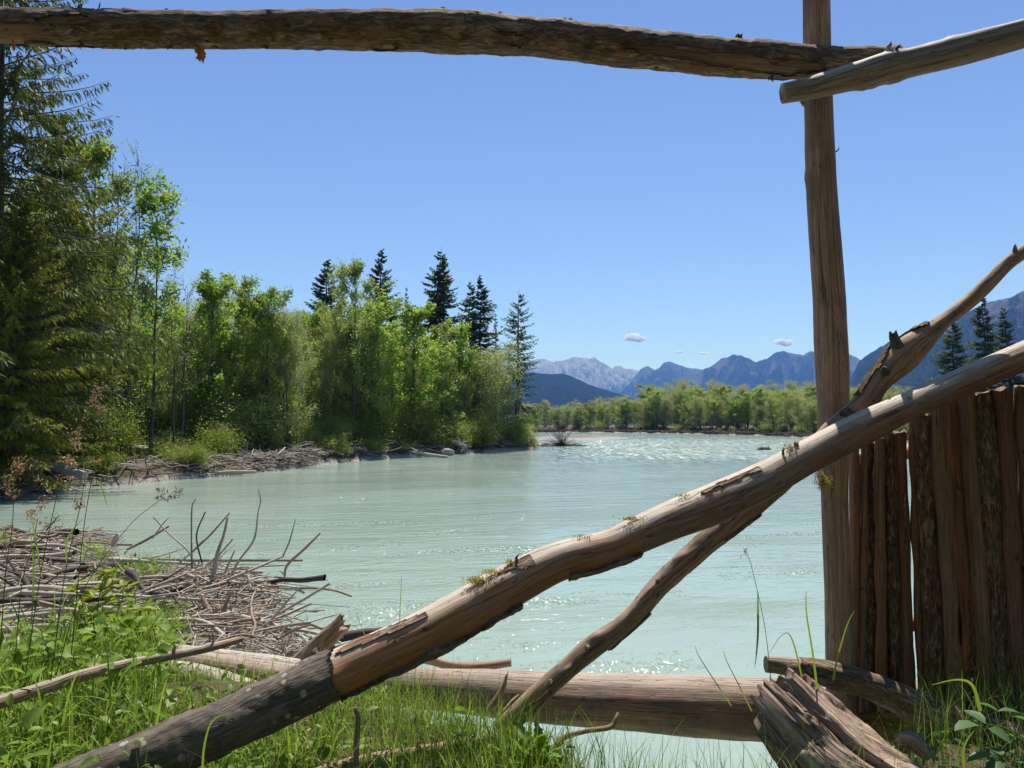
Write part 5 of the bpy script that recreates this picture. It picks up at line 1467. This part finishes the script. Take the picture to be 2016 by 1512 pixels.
root_tangle(at(445, 1235, 9.6), 90, 0.42, 0.012, 5, "tangle of reddish brown roots in the front of the driftwood heap")
root_tangle(at(395, 1180, 11.0), 110, 0.75, 0.010, 6, "tangle of grey roots in the middle of the driftwood heap", 'drift', 0.5)
root_tangle(at(500, 1185, 11.2), 40, 0.35, 0.008, 7, "small washed out root ball on the water side of the heap", 'drift')
root_tangle(at(560, 1285, 6.6), 70, 0.55, 0.008, 8, "loose tangle of pale twigs beside the splintered log end", 'drift', 0.1, spread=(1.3, 1, 0.5))
root_tangle(wpt(1105, 92, 0.1), 110, 3.2, 0.045, 9, "dead grey bush stranded in the river off the willow point", 'drift_dark', 0.5, "dead_bush", (1.1, 0.7, 0.9))
root_tangle(wpt(1060, 92, 0.05), 60, 2.2, 0.04, 10, "low drift of dead branches between the willow point and the stranded bush", 'drift_dark', 0.0, "dead_branches", (1.8, 0.6, 0.35))
root_tangle(wpt(1135, 92, 0.1), 8, 2.2, 0.06, 12, "few curved dead branches right of the stranded bush", 'drift_dark', 0.3, "dead_branches", (1.4, 0.4, 0.4))
root_tangle(wpt(60, 29.3, 0.5), 120, 1.3, 0.03, 11, "dark root plate under the pale fallen log on the left shore", 'drift_dark', 0.0, spread=(1.8, 0.6, 0.5))
root_tangle(wpt(905, 67.5, 0.9), 30, 1.2, 0.07, 13, "upturned root stump near the willow point", 'drift', 0.3)
root_tangle(wpt(570, 46.0, 0.3), 120, 1.9, 0.022, 14, "brushwood fan at the waterline of the left shore", 'drift_dark', 0.2, "brushwood", (1.4, 0.7, 0.3))

# left shore landmarks
lg = pxlog([(-60, 905, 12, 29.8), (40, 912, 11, 29.6), (110, 922, 9, 29.4), (168, 936, 8, 29.1)], na=24, ds=0.06, seed=401, rough=0.02, lump=0.05)
thing_log("fallen_log", lg, M['drift'], "pale fallen log on the left shore with its clean end over the water", "log")
for k, (px, py, hw, hh, D, mk, lab, lean) in enumerate(((334, 894, 6.5, 26, 41.5, 'drift_brown', "short upright tree stump with pale cut top on the left shore", 2), (382, 880, 9, 28, 44, 'drift_dark', "taller grey stump above the driftwood heap on the left shore", 0),
                                                    (884, 876, 6, 14, 68.5, 'drift_brown', "squat stump beside the upturned roots near the willow point", -3))):
    lg = pxlog([(px, py + 6, hw * 1.3, D), (px + lean * 0.3, py - hh * 0.4, hw * 1.05, D), (px + lean, py - hh + 6, hw, D)], na=20, ds=0.05, seed=410 + k, rough=0.03, lump=0.1)
    thing_log("tree_stump", lg, M[mk], lab, "stump")
lg = pxlog([(262, 884, 8, 40), (280, 886, 9, 39.8), (292, 889, 9, 39.6)], na=20, ds=0.05, seed=420, rough=0.03)
thing_log("fallen_log", lg, M['drift'], "sawn log showing its pale round cut face on the left shore", "log")
lg = pxlog([(760, 886, 3, 61), (820, 892, 3.4, 60.5), (882, 900, 2.6, 60)], na=10, ds=0.1, seed=421, rough=0.04)
thing_log("fallen_log", lg, M['drift'], "thin pale trunk slanting into the water right of the grassy tufts", "log")
lg = pxlog([(400, 936, 4, 38.8), (450, 930, 4, 38.8), (505, 929, 3, 38.8)], na=10, ds=0.1, seed=422, rough=0.04)
thing_log("fallen_log", lg, M['drift'], "white pole lying at the waterline under the left driftwood heap", "log")
lg = pxlog([(520, 896, 3, 47.5), (560, 899, 4, 47.3), (600, 903, 3, 47.2)], na=10, ds=0.1, seed=423, rough=0.04)
thing_log("fallen_log", lg, M['drift'], "pale pole lying on the bank left of the tall forked tree", "log")


def boulder(c, s, seed, label, m='stone', group=None, name="boulder"):
    V, q = ball(18, 12)
    V = V * (1 + 0.28 * fbm(V[:, 0:1] * 1.4 + seed, V[:, 1:2] * 1.4 + V[:, 2:3] * 1.1, seed % 30, 4)) * np.array(s)
    return tag(obj(name, mesh_np(name, V, q), M[m], loc=tuple(c)), label, "rock", group)


for k, px in enumerate((8, 38, 70, 104, 128)):
    D = 31.5; x = (px - 1008) / F * D
    boulder((x, D, gz(x, D) + 0.12), (RD.uniform(0.3, 0.45), 0.35, RD.uniform(0.22, 0.36)), 30 + k, ["dark boulder at the left edge behind the pale fallen log", "second dark boulder from the left edge on the shore", "middle dark boulder behind the pale fallen log", "fourth dark boulder from the left edge on the shore", "rightmost dark boulder behind the end of the pale fallen log"][k], 'soil')
boulder((wpt(880, 64.6, 0.22)), (0.5, 0.4, 0.32), 40, "rounded grey boulder at the waterline below the root stump")
boulder((wpt(1497, 79, 0.06)), (0.45, 0.3, 0.22), 41, "left one of two brown lumps sticking out of the river", 'soil', name="rock")
boulder((wpt(1509, 79, 0.08)), (0.35, 0.3, 0.28), 42, "right one of two brown lumps sticking out of the river", 'soil', name="rock")

# eroded edge of drift and gravel below the far wood
def f_far(r):
    px = r.uniform(1050, 1800); D = float(np.interp(px, fx, fD)) + abs(r.normal(0, 2.2)) + 1.0
    return ((px - 1008) / F * D, D, r.uniform(0.1, 0.75))


debris("far_drift_line", 5000, f_far, 2.2, 0.07, 17, 'drift_dark', "dark line of drift branches along the far shore")

# ------------------------------------------------------------------ grass and herbs in front
def blades(name, P, h, w, az, bend, tint, m, S=6, droop=0.0, kind='stuff', label=None, parent=None):
    n = len(P)
    t = np.linspace(0, 1, S + 1)
    d = np.stack([np.cos(az), np.sin(az), 0 * az], -1)
    sd = np.stack([-np.sin(az), np.cos(az), 0 * az], -1)
    yaw = rng.uniform(-1.2, 1.2, n)
    sdv = sd * np.cos(yaw)[:, None] + d * np.sin(yaw)[:, None]
    b = bend[:, None]
    ang = b * t[None] ** 1.3           # angle from vertical, integrates to a smooth curve
    dl = h[:, None] / S
    hx = np.concatenate([np.zeros((n, 1)), np.cumsum(np.sin(ang[:, :-1]) * dl, 1)], 1)
    hz_ = np.concatenate([np.zeros((n, 1)), np.cumsum(np.cos(ang[:, :-1]) * dl, 1)], 1)
    C = P[:, None] + d[:, None] * hx[..., None] + np.array((0, 0, 1.0)) * hz_[..., None]
    ww = (w[:, None] * (0.55 + 0.9 * t - 1.42 * t ** 2.2))[..., None] * 0.5
    ww = np.maximum(ww, 0.0002)
    Lf, Rt = C - sdv[:, None] * ww, C + sdv[:, None] * ww
    V = np.stack([Lf, Rt], 2).reshape(-1, 3)
    base = (np.arange(n) * (S + 1) * 2)[:, None]; k = (np.arange(S) * 2)[None]
    q = np.stack([base + k, base + k + 1, base + k + 3, base + k + 2], -1).reshape(-1, 4)
    tt = np.repeat(tint, (S + 1) * 2)
    o = obj(name, mesh_np(name, V, q, attrs={'tint': tt}), m, parent)
    return tag(o, label, kind=kind)


def ground_samples(n, x0, x1, y0, y1, dens, seed):
    r = np.random.default_rng(seed)
    out = []
    tot = 0
    while tot < n:
        x = r.uniform(x0, x1, n * 2); y = r.uniform(y0, y1, n * 2)
        z = ground_z(x, y); s = river_sd(x, y)
        pr_ = dens(x, y, s) * (z > 0.10)
        k = r.uniform(0, 1, len(x)) < pr_
        P = np.stack([x[k], y[k], z[k] - 0.01], -1)
        out.append(P); tot += len(P)
    return np.concatenate(out)[:n]


def dens_left(x, y, s):
    px = 1008 + x / y * F
    cl = 0.55 + 0.8 * vn(x * 2.2 + 30, y * 2.2, 5)
    d = np.where((px > 330) & (px < 660) & (y > 3.9), 0.12, 1.0) * np.where(px < 560, 1.0, np.where(px < 1130, 0.75, 0.0)) * np.clip(cl, 0.15, 1) * (s > 0.02)
    return (d * (1 - smooth(4.6, 6.0, y + 0.25 * x)) + 0.04 * (s > 0.02)) * np.where((px > 120) & (px < 760) & (y < 2.75 + 0.0006 * px), 0.14, 1.0)


P = ground_samples(30000, -5.0, 0.8, 1.9, 6.2, dens_left, 1)
n = len(P); pxx = 1008 + P[:, 0] / P[:, 1] * F
hh = rng.uniform(0.16, 0.52, n) * np.where(pxx > 330, 0.50, 1.0) * np.where((pxx > 330) & (pxx < 620) & (P[:, 1] > 3.3), 0.75, 1.0)
blades("grass", P, hh, rng.choice([0.003, 0.006, 0.009, 0.013], n, p=[0.30, 0.35, 0.23, 0.12]) * rng.uniform(0.8, 1.2, n), rng.uniform(0, 6.28, n), rng.uniform(0.2, 2.6, n), rng.uniform(0, 1, n), M['grass'], 6, label="lush green grass on the near bank")
P = ground_samples(2600, -5.0, 2.6, 1.9, 6.0, lambda x, y, s: np.where(s > 0.0, 0.9, 0.0), 3)
n = len(P)
blades("dry_grass", P, rng.uniform(0.12, 0.42, n), rng.uniform(0.002, 0.004, n), rng.uniform(0, 6.28, n), rng.uniform(0.6, 3.0, n), rng.uniform(0, 1, n), M['straw'], 6, label="dead straw coloured stems matted among the near grass")
# longer thin blades by the log and along the edge to the right
P = ground_samples(4200, -0.6, 3.2, 1.9, 4.9, lambda x, y, s: np.where((s > 0.0) & (s < 1.2), np.where(1008 + x / y * F < 1500, 1.0, 0.5), 0.12), 2)
n = len(P)
blades("grass", P, rng.uniform(0.14, 0.42, n), rng.uniform(0.002, 0.0045, n), rng.uniform(0, 6.28, n), rng.uniform(0.1, 1.5, n), rng.uniform(0.1, 1, n), M['grass'], 6, label="thin wiry grass along the water's edge and palisade foot")


def leaf_shape(L, W):
    """broad leaf folded along its midrib, 10 verts, base at origin pointing +Y"""
    t = np.array([0, 0.25, 0.55, 0.82, 1.0]); w = np.array([0.08, 0.75, 1.0, 0.55, 0.0]) * W / 2
    V = []
    for a, b in zip(t, w):
        z = -0.25 * L * a * a
        V += [(-b, a * L, z + 0.30 * b), (0, a * L, z), (b, a * L, z + 0.30 * b)]
    V = np.array(V); q = []
    for k in range(4):
        q += [(3 * k, 3 * k + 1, 3 * k + 4, 3 * k + 3), (3 * k + 1, 3 * k + 2, 3 * k + 5, 3 * k + 4)]
    return V, np.array(q)


def scatter_leaves(name, P, L, tint, m, seed, up=0.7, wr=0.55, label=None):
    r = np.random.default_rng(seed)
    V0, q0 = leaf_shape(1.0, wr)
    n = len(P)
    az = r.uniform(0, 6.28, n); pit = r.normal(0.25, 0.5, n); rol = r.normal(0, 0.5, n)
    f = np.stack([np.cos(az) * np.cos(pit), np.sin(az) * np.cos(pit), np.sin(pit)], -1)
    s_ = np.stack([-np.sin(az), np.cos(az), 0 * az], -1)
    u_ = np.cross(s_, f) * -1
    s2 = s_ * np.cos(rol)[:, None] + u_ * np.sin(rol)[:, None]; u2 = np.cross(f, s2) * -1
    u2 = np.where(u2[:, 2:3] < 0, -u2, u2)
    V = P[:, None] + (s2[:, None] * V0[None, :, 0:1] + f[:, None] * V0[None, :, 1:2] + u2[:, None] * V0[None, :, 2:3]) * L[:, None, None]
    q = (np.arange(n) * len(V0))[:, None, None] + q0[None]
    return tag(obj(name, mesh_np(name, V.reshape(-1, 3), q.reshape(-1, 4), attrs={'tint': np.repeat(tint, len(V0))}), m), label, kind='stuff')


def dens_weed(x, y, s):
    px = 1008 + x / y * F
    return np.where(px < 700, 1.0, 0.45) * (px < 1120) * np.clip(0.4 + 1.2 * vn(x * 1.6 + 3, y * 1.6, 8), 0.05, 1) * (s > 0.05) * (1 - smooth(4.8, 5.8, y + 0.25 * x))


P = ground_samples(9000, -5.0, 0.7, 1.9, 6.0, dens_weed, 4)
n = len(P); pxx = 1008 + P[:, 0] / P[:, 1] * F
P[:, 2] += rng.uniform(0.03, 0.34, n) * np.where(pxx > 330, 0.45, 1)
scatter_leaves("weeds", P, rng.uniform(0.022, 0.062, n), rng.uniform(0, 1, n), M['weed'], 3, label="broad leaved weeds growing among the near grass")
P = ground_samples(900, 0.9, 2.9, 2.0, 4.2, lambda x, y, s: 1.0 * (s > 0.05), 6)
P[:, 2] += rng.uniform(0.02, 0.16, len(P))
scatter_leaves("weeds", P, rng.uniform(0.02, 0.05, len(P)), rng.uniform(0, 1, len(P)), M['shade_leaf'], 5, label="low shaded weeds at the palisade foot")

P = ground_samples(1500, -5.0, -0.6, 2.0, 5.6, lambda x, y, s: ((1008 + x / y * F) < 360) * ((y > 3.0) | ((1008 + x / y * F) < 60)) * np.clip(0.5 + vn(x * 1.3 + 9, y * 1.3, 14), 0.1, 1) * (s > 0.05), 12)
n = len(P)
blades("tall_meadow_grass", P, rng.uniform(0.40, 0.72, n), rng.uniform(0.007, 0.015, n), rng.uniform(0, 6.28, n), rng.uniform(0.5, 2.2, n), rng.uniform(0, 1, n), M['grass'], 9, label="tall broad bladed grass standing above the rest at lower left")
P = ground_samples(1300, -5.0, -0.6, 2.2, 5.6, lambda x, y, s: ((1008 + x / y * F) < 360) * ((y > 3.1) | ((1008 + x / y * F) < 90)) * np.clip(0.3 + 1.3 * vn(x * 1.1 + 3, y * 1.1, 8), 0.02, 1) * (s > 0.05), 14)
P[:, 2] += rng.uniform(0.16, 0.46, len(P))
scatter_leaves("broad_weeds", P, rng.uniform(0.05, 0.095, len(P)), rng.uniform(0.2, 1, len(P)), M['weed'], 15, label="taller broad leaved weeds among the grass at lower left")
P = ground_samples(2600, -12, -1.5, 6.0, 15.5, lambda x, y, s: ((1008 + x / y * F) < 420 - 12 * (y - 6)) * np.clip(-0.1 + 1.5 * vn(x * 0.7 + 3, y * 0.5, 18), 0.0, 1) * (s > 0.3), 16)
n = len(P)
blades("spit_grass", P, rng.uniform(0.2, 0.5, n), rng.uniform(0.006, 0.014, n), rng.uniform(0, 6.28, n), rng.uniform(0.3, 1.6, n), rng.uniform(0, 1, n), M['grass'], 5, label="sparse green grass growing up through the driftwood of the spit")
P2 = P[:1600].copy(); P2[:, 2] += rng.uniform(0.08, 0.30, 1600)
scatter_leaves("spit_weeds", P2, rng.uniform(0.04, 0.09, 1600), rng.uniform(0, 1, 1600), M['weed'], 17, label="leafy weeds growing up through the driftwood of the spit")
# tall single grasses with seed heads
def seed_head(parent, c, sp, n, seed):
    r = np.random.default_rng(seed)
    P = r.normal(0, 1, (n, 3)) * np.array(sp)
    cl = r.normal(0, 1, (6, 3)) * np.array(sp) * 1.2
    P = P * 0.35 + cl[r.integers(0, 6, n)]
    V, q, t = leaf_quads(P, rdirs(r, n, 0.3), 0.010 * r.uniform(0.6, 1.3, n), 0.0045, r.uniform(0, 1, n), r, 0.2)
    obj("seed_head", mesh_np("seed_head", V, q, attrs={'tint': t}, smoothed=False), M['dry'], parent, tuple(c))


def tall_grass(pts, heads, lab, blade=None, r0=0.0016, m='grass'):
    P = [at(*p) for p in pts]
    e = tag(empty("tall_grass", (0, 0, 0)), lab, "grass")
    l = Log(P, np.linspace(r0, r0 * 0.5, len(P)), na=6, ds=0.03, seed=3, rough=0, lump=0, groove=0)
    me = l.mesh("stem"); me.attributes.new('tint', 'FLOAT', 'POINT').data.foreach_set("value", np.full(len(me.vertices), 0.15, np.float32))
    obj("stem", me, M[m], e)
    for k, (px, py, Y, sx, sz, n) in enumerate(heads):
        seed_head(e, at(px, py, Y), (sx, sx * 0.6, sz), n, int(px) + k)
    if blade:
        for (bpts, w) in blade:
            Q = catmull([at(*b) for b in bpts], 14)
            tn = unit(np.gradient(Q, axis=0)); sv = unit(np.cross(tn, np.array((0.1, 1.0, 0.25))))
            ww = (w * np.sin(np.linspace(0.5, 3.1, 14)))[:, None] * 0.5
            V = np.stack([Q - sv * ww, Q + sv * ww], 1).reshape(-1, 3)
            k = np.arange(13) * 2
            obj("blade", mesh_np("blade", V, np.stack([k, k + 1, k + 3, k + 2], -1), attrs={'tint': np.full(28, 0.6)}), M['grass'], e)


tall_grass([(140, 1290, 2.6), (165, 1040, 2.55), (190, 880, 2.5), (183, 800, 2.5)], [(183, 790, 2.5, 0.016, 0.040, 170), (150, 855, 2.52, 0.018, 0.020, 110), (190, 800, 2.5, 0.02, 0.02, 70)], "tallest seeding grass, its pinkish plume high before the dark trees", [([(190, 945, 2.5), (200, 960, 2.5), (213, 1003, 2.48)], 0.006)])
tall_grass([(50, 1330, 2.3), (82, 1120, 2.28), (112, 975, 2.25), (128, 900, 2.25)], [(132, 905, 2.25, 0.022, 0.016, 130), (118, 962, 2.25, 0.02, 0.016, 90)], "seeding grass with pinkish head left of the tallest plume", [([(82, 1140, 2.28), (70, 1060, 2.26), (60, 1010, 2.25)], 0.006)])
tall_grass([(100, 1340, 2.5), (128, 1130, 2.48), (160, 985, 2.45), (170, 905, 2.45)], [(150, 985, 2.45, 0.02, 0.014, 90), (100, 1030, 2.45, 0.024, 0.012, 90)], "leaning seeding grass with small spread heads in front of the shore", [([(131, 1110, 2.48), (133, 1060, 2.46), (165, 1018, 2.45)], 0.007)])
tall_grass([(0, 1280, 2.2), (12, 1120, 2.2), (24, 1040, 2.2), (28, 940, 2.2)], [(25, 935, 2.2, 0.03, 0.035, 200), (10, 1050, 2.2, 0.014, 0.02, 80)], "seeding grass with a dense brownish head by the left edge")
tall_grass([(110, 1330, 2.7), (160, 1170, 2.7), (250, 1040, 2.68), (318, 982, 2.66)], [(328, 978, 2.66, 0.020, 0.010, 110), (350, 972, 2.66, 0.012, 0.008, 50)], "long grass stem leaning right over the water with a two part head")
tall_grass([(30, 1300, 2.5), (45, 1140, 2.5), (80, 1050, 2.5), (120, 1022, 2.5)], [(72, 1005, 2.5, 0.014, 0.008, 60), (58, 1018, 2.5, 0.012, 0.008, 40)], "thin seeding grass with the lowest heads at the far left", [([(62, 1230, 2.5), (66, 1120, 2.5), (58, 1030, 2.5)], 0.007)])
tall_grass([(1518, 1340, 3.3), (1505, 1230, 3.28), (1478, 1110, 3.26), (1464, 1078, 3.25)], [(1466, 1086, 3.25, 0.007, 0.016, 26)], "single thin grass stem with tiny head rising over the water right", [([(1492, 1165, 3.27), (1492, 1250, 3.27), (1486, 1318, 3.26)], 0.009)])
for k, (b, w, lab) in enumerate((([(1618, 1440, 3.1), (1602, 1300, 3.08), (1588, 1210, 3.06), (1587, 1165, 3.05)], 0.010, "upright grass blade before the water left of the post foot"), ([(1585, 1360, 3.1), (1560, 1260, 3.1), (1540, 1250, 3.1), (1512, 1290, 3.1)], 0.007, "arching grass blade drooping left above the cut log end"),
                       ([(1640, 1340, 3.2), (1650, 1290, 3.2), (1668, 1230, 3.2), (1682, 1202, 3.2)], 0.009, "pointed grass blade in front of the post foot"), ([(1930, 1400, 3.0), (1915, 1350, 3.0), (1885, 1338, 3.0), (1835, 1348, 3.0)], 0.014, "bright blade arching left in front of the dark palisade"),
                       ([(1855, 1450, 3.1), (1840, 1420, 3.1), (1815, 1392, 3.1), (1795, 1375, 3.1)], 0.007, "bright straight blade on the shaded ground by the palisade"), ([(1900, 1520, 2.8), (1896, 1480, 2.8), (1905, 1455, 2.8), (1918, 1438, 2.8)], 0.012, "short bright blade left of the bramble leaves"),
                       ([(398, 1530, 2.60), (402, 1470, 2.58), (418, 1420, 2.56), (455, 1402, 2.54)], 0.009, "grass blade curling over the dark bark of the diagonal log"), ([(1440, 1390, 3.3), (1400, 1330, 3.3), (1375, 1290, 3.3), (1368, 1270, 3.3)], 0.005, "thin straight blade over the water left of the weathered log"),
                       ([(1480, 1400, 3.3), (1450, 1340, 3.3), (1430, 1300, 3.3), (1424, 1280, 3.3)], 0.005, "second thin blade over the water left of the weathered log"), ([(788, 1290, 3.2), (787, 1220, 3.2), (790, 1150, 3.2), (791, 1130, 3.2)], 0.005, "dark upright blade rising above the middle of the diagonal log"),
                       ([(720, 1255, 3.4), (708, 1225, 3.4), (697, 1195, 3.4)], 0.004, "thin leaning blade above the diagonal log near its peeled start"))):
    e = tag(empty("tall_grass", (0, 0, 0)), lab, "grass")
    Q = catmull([at(*q_) for q_ in b], 16)
    tn = unit(np.gradient(Q, axis=0)); sv = unit(np.cross(tn, np.array((0.1, 1.0, 0.3))))
    ww = (w * np.linspace(1, 0.05, 16) ** 0.6)[:, None] * 0.5
    V = np.stack([Q - sv * ww, Q + sv * ww + np.array((0, 0.0, 0.0))], 1).reshape(-1, 3)
    kk = np.arange(15) * 2
    obj("blade", mesh_np("blade", V, np.stack([kk, kk + 1, kk + 3, kk + 2], -1), attrs={'tint': np.full(32, 0.75)}), M['grass'], e)

# leafy plants with leaves of their own
LV, LQ = leaf_shape(1.0, 0.6)
leaf_me = {}
for key, wr in (('shrub', 0.58), ('shade_leaf', 0.66), ('weed', 0.5)):
    V0, q0 = leaf_shape(1.0, wr)
    me = mesh_np("leaf", V0, q0, attrs={'tint': np.full(len(V0), 0.55)}); me.materials.append(M[key]); leaf_me[key] = me


def leaf_obj(parent, mk, p, size, az, pit, rol):
    o = obj("leaf", leaf_me[mk], None, parent, tuple(p), (0, 0, 0), size)
    o.rotation_euler = (Matrix.Rotation(az, 3, 'Z') @ Matrix.Rotation(pit, 3, 'X') @ Matrix.Rotation(rol, 3, 'Y')).to_euler()
    return o


def leafy(name, stems, mk, lsize, per, seed, label, stem_m='weed'):
    r = random.Random(seed)
    e = tag(empty(name, (0, 0, 0)), label, "plant")
    for pts in stems:
        P = [at(*p) for p in pts]
        l = Log(P, np.linspace(0.0035, 0.0015, len(P)), na=6, ds=0.02, seed=seed, rough=0, lump=0, groove=0)
        me = l.mesh("stem"); me.attributes.new('tint', 'FLOAT', 'POINT').data.foreach_set("value", np.full(len(me.vertices), 0.4, np.float32))
        obj("stem", me, M[stem_m], e)
        for k in range(per):
            f = 0.22 + 0.78 * (k + r.random() * 0.6) / per
            i = min(l.n - 1, int(f * (l.n - 1)))
            a = r.uniform(0, 6.28)
            leaf_obj(e, mk, l.C[i], lsize * r.uniform(0.6, 1.2), a, r.gauss(0.2, 0.35), r.gauss(0, 0.3))
    return e


leafy("lime_shrub", [[(180, 1330, 4.4), (190, 1230, 4.4), (200, 1150, 4.4), (220, 1120, 4.4)], [(200, 1330, 4.5), (220, 1240, 4.5), (240, 1180, 4.5), (245, 1145, 4.5)], [(230, 1340, 4.3), (250, 1260, 4.3), (262, 1215, 4.3), (285, 1195, 4.3)],
                     [(190, 1330, 4.2), (170, 1240, 4.2), (160, 1180, 4.2), (140, 1150, 4.2)], [(240, 1350, 4.4), (270, 1290, 4.4), (280, 1250, 4.4), (290, 1240, 4.4)], [(210, 1330, 4.3), (205, 1260, 4.3), (195, 1220, 4.3), (170, 1210, 4.3)]], 'shrub', 0.10, 26, 3,
      "lime green shrub rising from the grass in front of the driftwood heap")
leafy("lime_shrub", [[(100, 1360, 3.6), (95, 1290, 3.6), (80, 1240, 3.6)], [(60, 1360, 3.5), (40, 1300, 3.5), (20, 1270, 3.5)], [(140, 1380, 3.6), (150, 1320, 3.6), (140, 1280, 3.6)]], 'weed', 0.08, 10, 5, "darker green broad leaved plant in the grass left of the lime shrub")
leafy("dandelion", [[(1040, 1520, 3.0), (1036, 1500, 3.0)], [(1046, 1520, 3.0), (1050, 1500, 3.0)]], 'weed', 0.02, 2, 6, "leafy rosette with long toothed bright leaves at the bottom centre")
dand = [o for o in COL.objects if o.name.startswith("dandelion")][0]


def toothed(L, W):
    n = 15; V = []
    for k in range(n):
        t = k / (n - 1)
        w = W * 0.5 * (0.12 + math.sin(math.pi * min(1, t * 1.02)) ** 0.8) * (1.0 if k % 2 else 0.55) * (1 if t < 0.97 else 0)
        z = 0.35 * L * t - 0.45 * L * t * t
        V += [(-w, t * L, z + 0.2 * w), (0, t * L, z), (w, t * L, z + 0.2 * w)]
    q = []
    for k in range(n - 1):
        q += [(3 * k, 3 * k + 1, 3 * k + 4, 3 * k + 3), (3 * k + 1, 3 * k + 2, 3 * k + 5, 3 * k + 4)]
    return np.array(V), np.array(q)


V0, q0 = toothed(1.0, 0.34)
tme = mesh_np("toothed_leaf", V0, q0, attrs={'tint': np.full(len(V0), 0.6)}, smoothed=True); tme.materials.append(M['weed'])
for k in range(16):
    p = at(1040 + RD.uniform(-40, 50), 1500 + RD.uniform(-8, 30), 3.0)
    o = obj("leaf", tme, None, dand, tuple(p), (0, 0, 0), RD.uniform(0.10, 0.19))
    o.rotation_euler = (Matrix.Rotation(RD.uniform(0, 6.28), 3, 'Z') @ Matrix.Rotation(RD.uniform(0.5, 1.25), 3, 'X')).to_euler()
br = tag(empty("bramble", (0, 0, 0)), "bramble shoot with broad pale green leaves in the lower right corner", "plant")
for pts in ([(2040, 1500, 2.75), (1990, 1440, 2.75), (1940, 1425, 2.75)], [(2060, 1520, 2.75), (2020, 1480, 2.75), (1980, 1440, 2.75)], [(2060, 1560, 2.7), (2000, 1500, 2.7), (1960, 1485, 2.7)], [(2080, 1480, 2.8), (2040, 1420, 2.8), (2010, 1405, 2.8)]):
    l = Log([at(*p) for p in pts], [0.003, 0.0025, 0.002], na=6, ds=0.02, seed=1, rough=0, lump=0, groove=0)
    me = l.mesh("stem"); me.attributes.new('tint', 'FLOAT', 'POINT').data.foreach_set("value", np.full(len(me.vertices), 0.4, np.float32))
    obj("stem", me, M['weed'], br)
for px, py, Y, s_, az, pit, rol in ((1935, 1428, 2.75, 0.115, 1.75, 0.15, 0.1), (1940, 1425, 2.75, 0.085, 0.35, 0.45, 0.0), (1940, 1430, 2.75, 0.085, -2.3, -0.25, 0.2), (1990, 1410, 2.78, 0.08, -2.4, 0.1, -0.2), (2010, 1405, 2.8, 0.075, 1.4, 0.3, 0.1),
                                    (1960, 1488, 2.7, 0.10, 1.5, 0.0, 0.1), (1975, 1490, 2.7, 0.085, 0.1, 0.2, 0.1), (1955, 1495, 2.7, 0.09, 2.7, -0.2, 0.3), (2000, 1500, 2.7, 0.09, -1.2, 0.0, 0.2), (1968, 1402, 2.8, 0.075, 1.0, 0.5, 0.2), (2030, 1460, 2.75, 0.09, 0.4, 0.1, 0.3)):
    leaf_obj(br, 'shade_leaf', at(px, py, Y), s_, az, pit, rol)
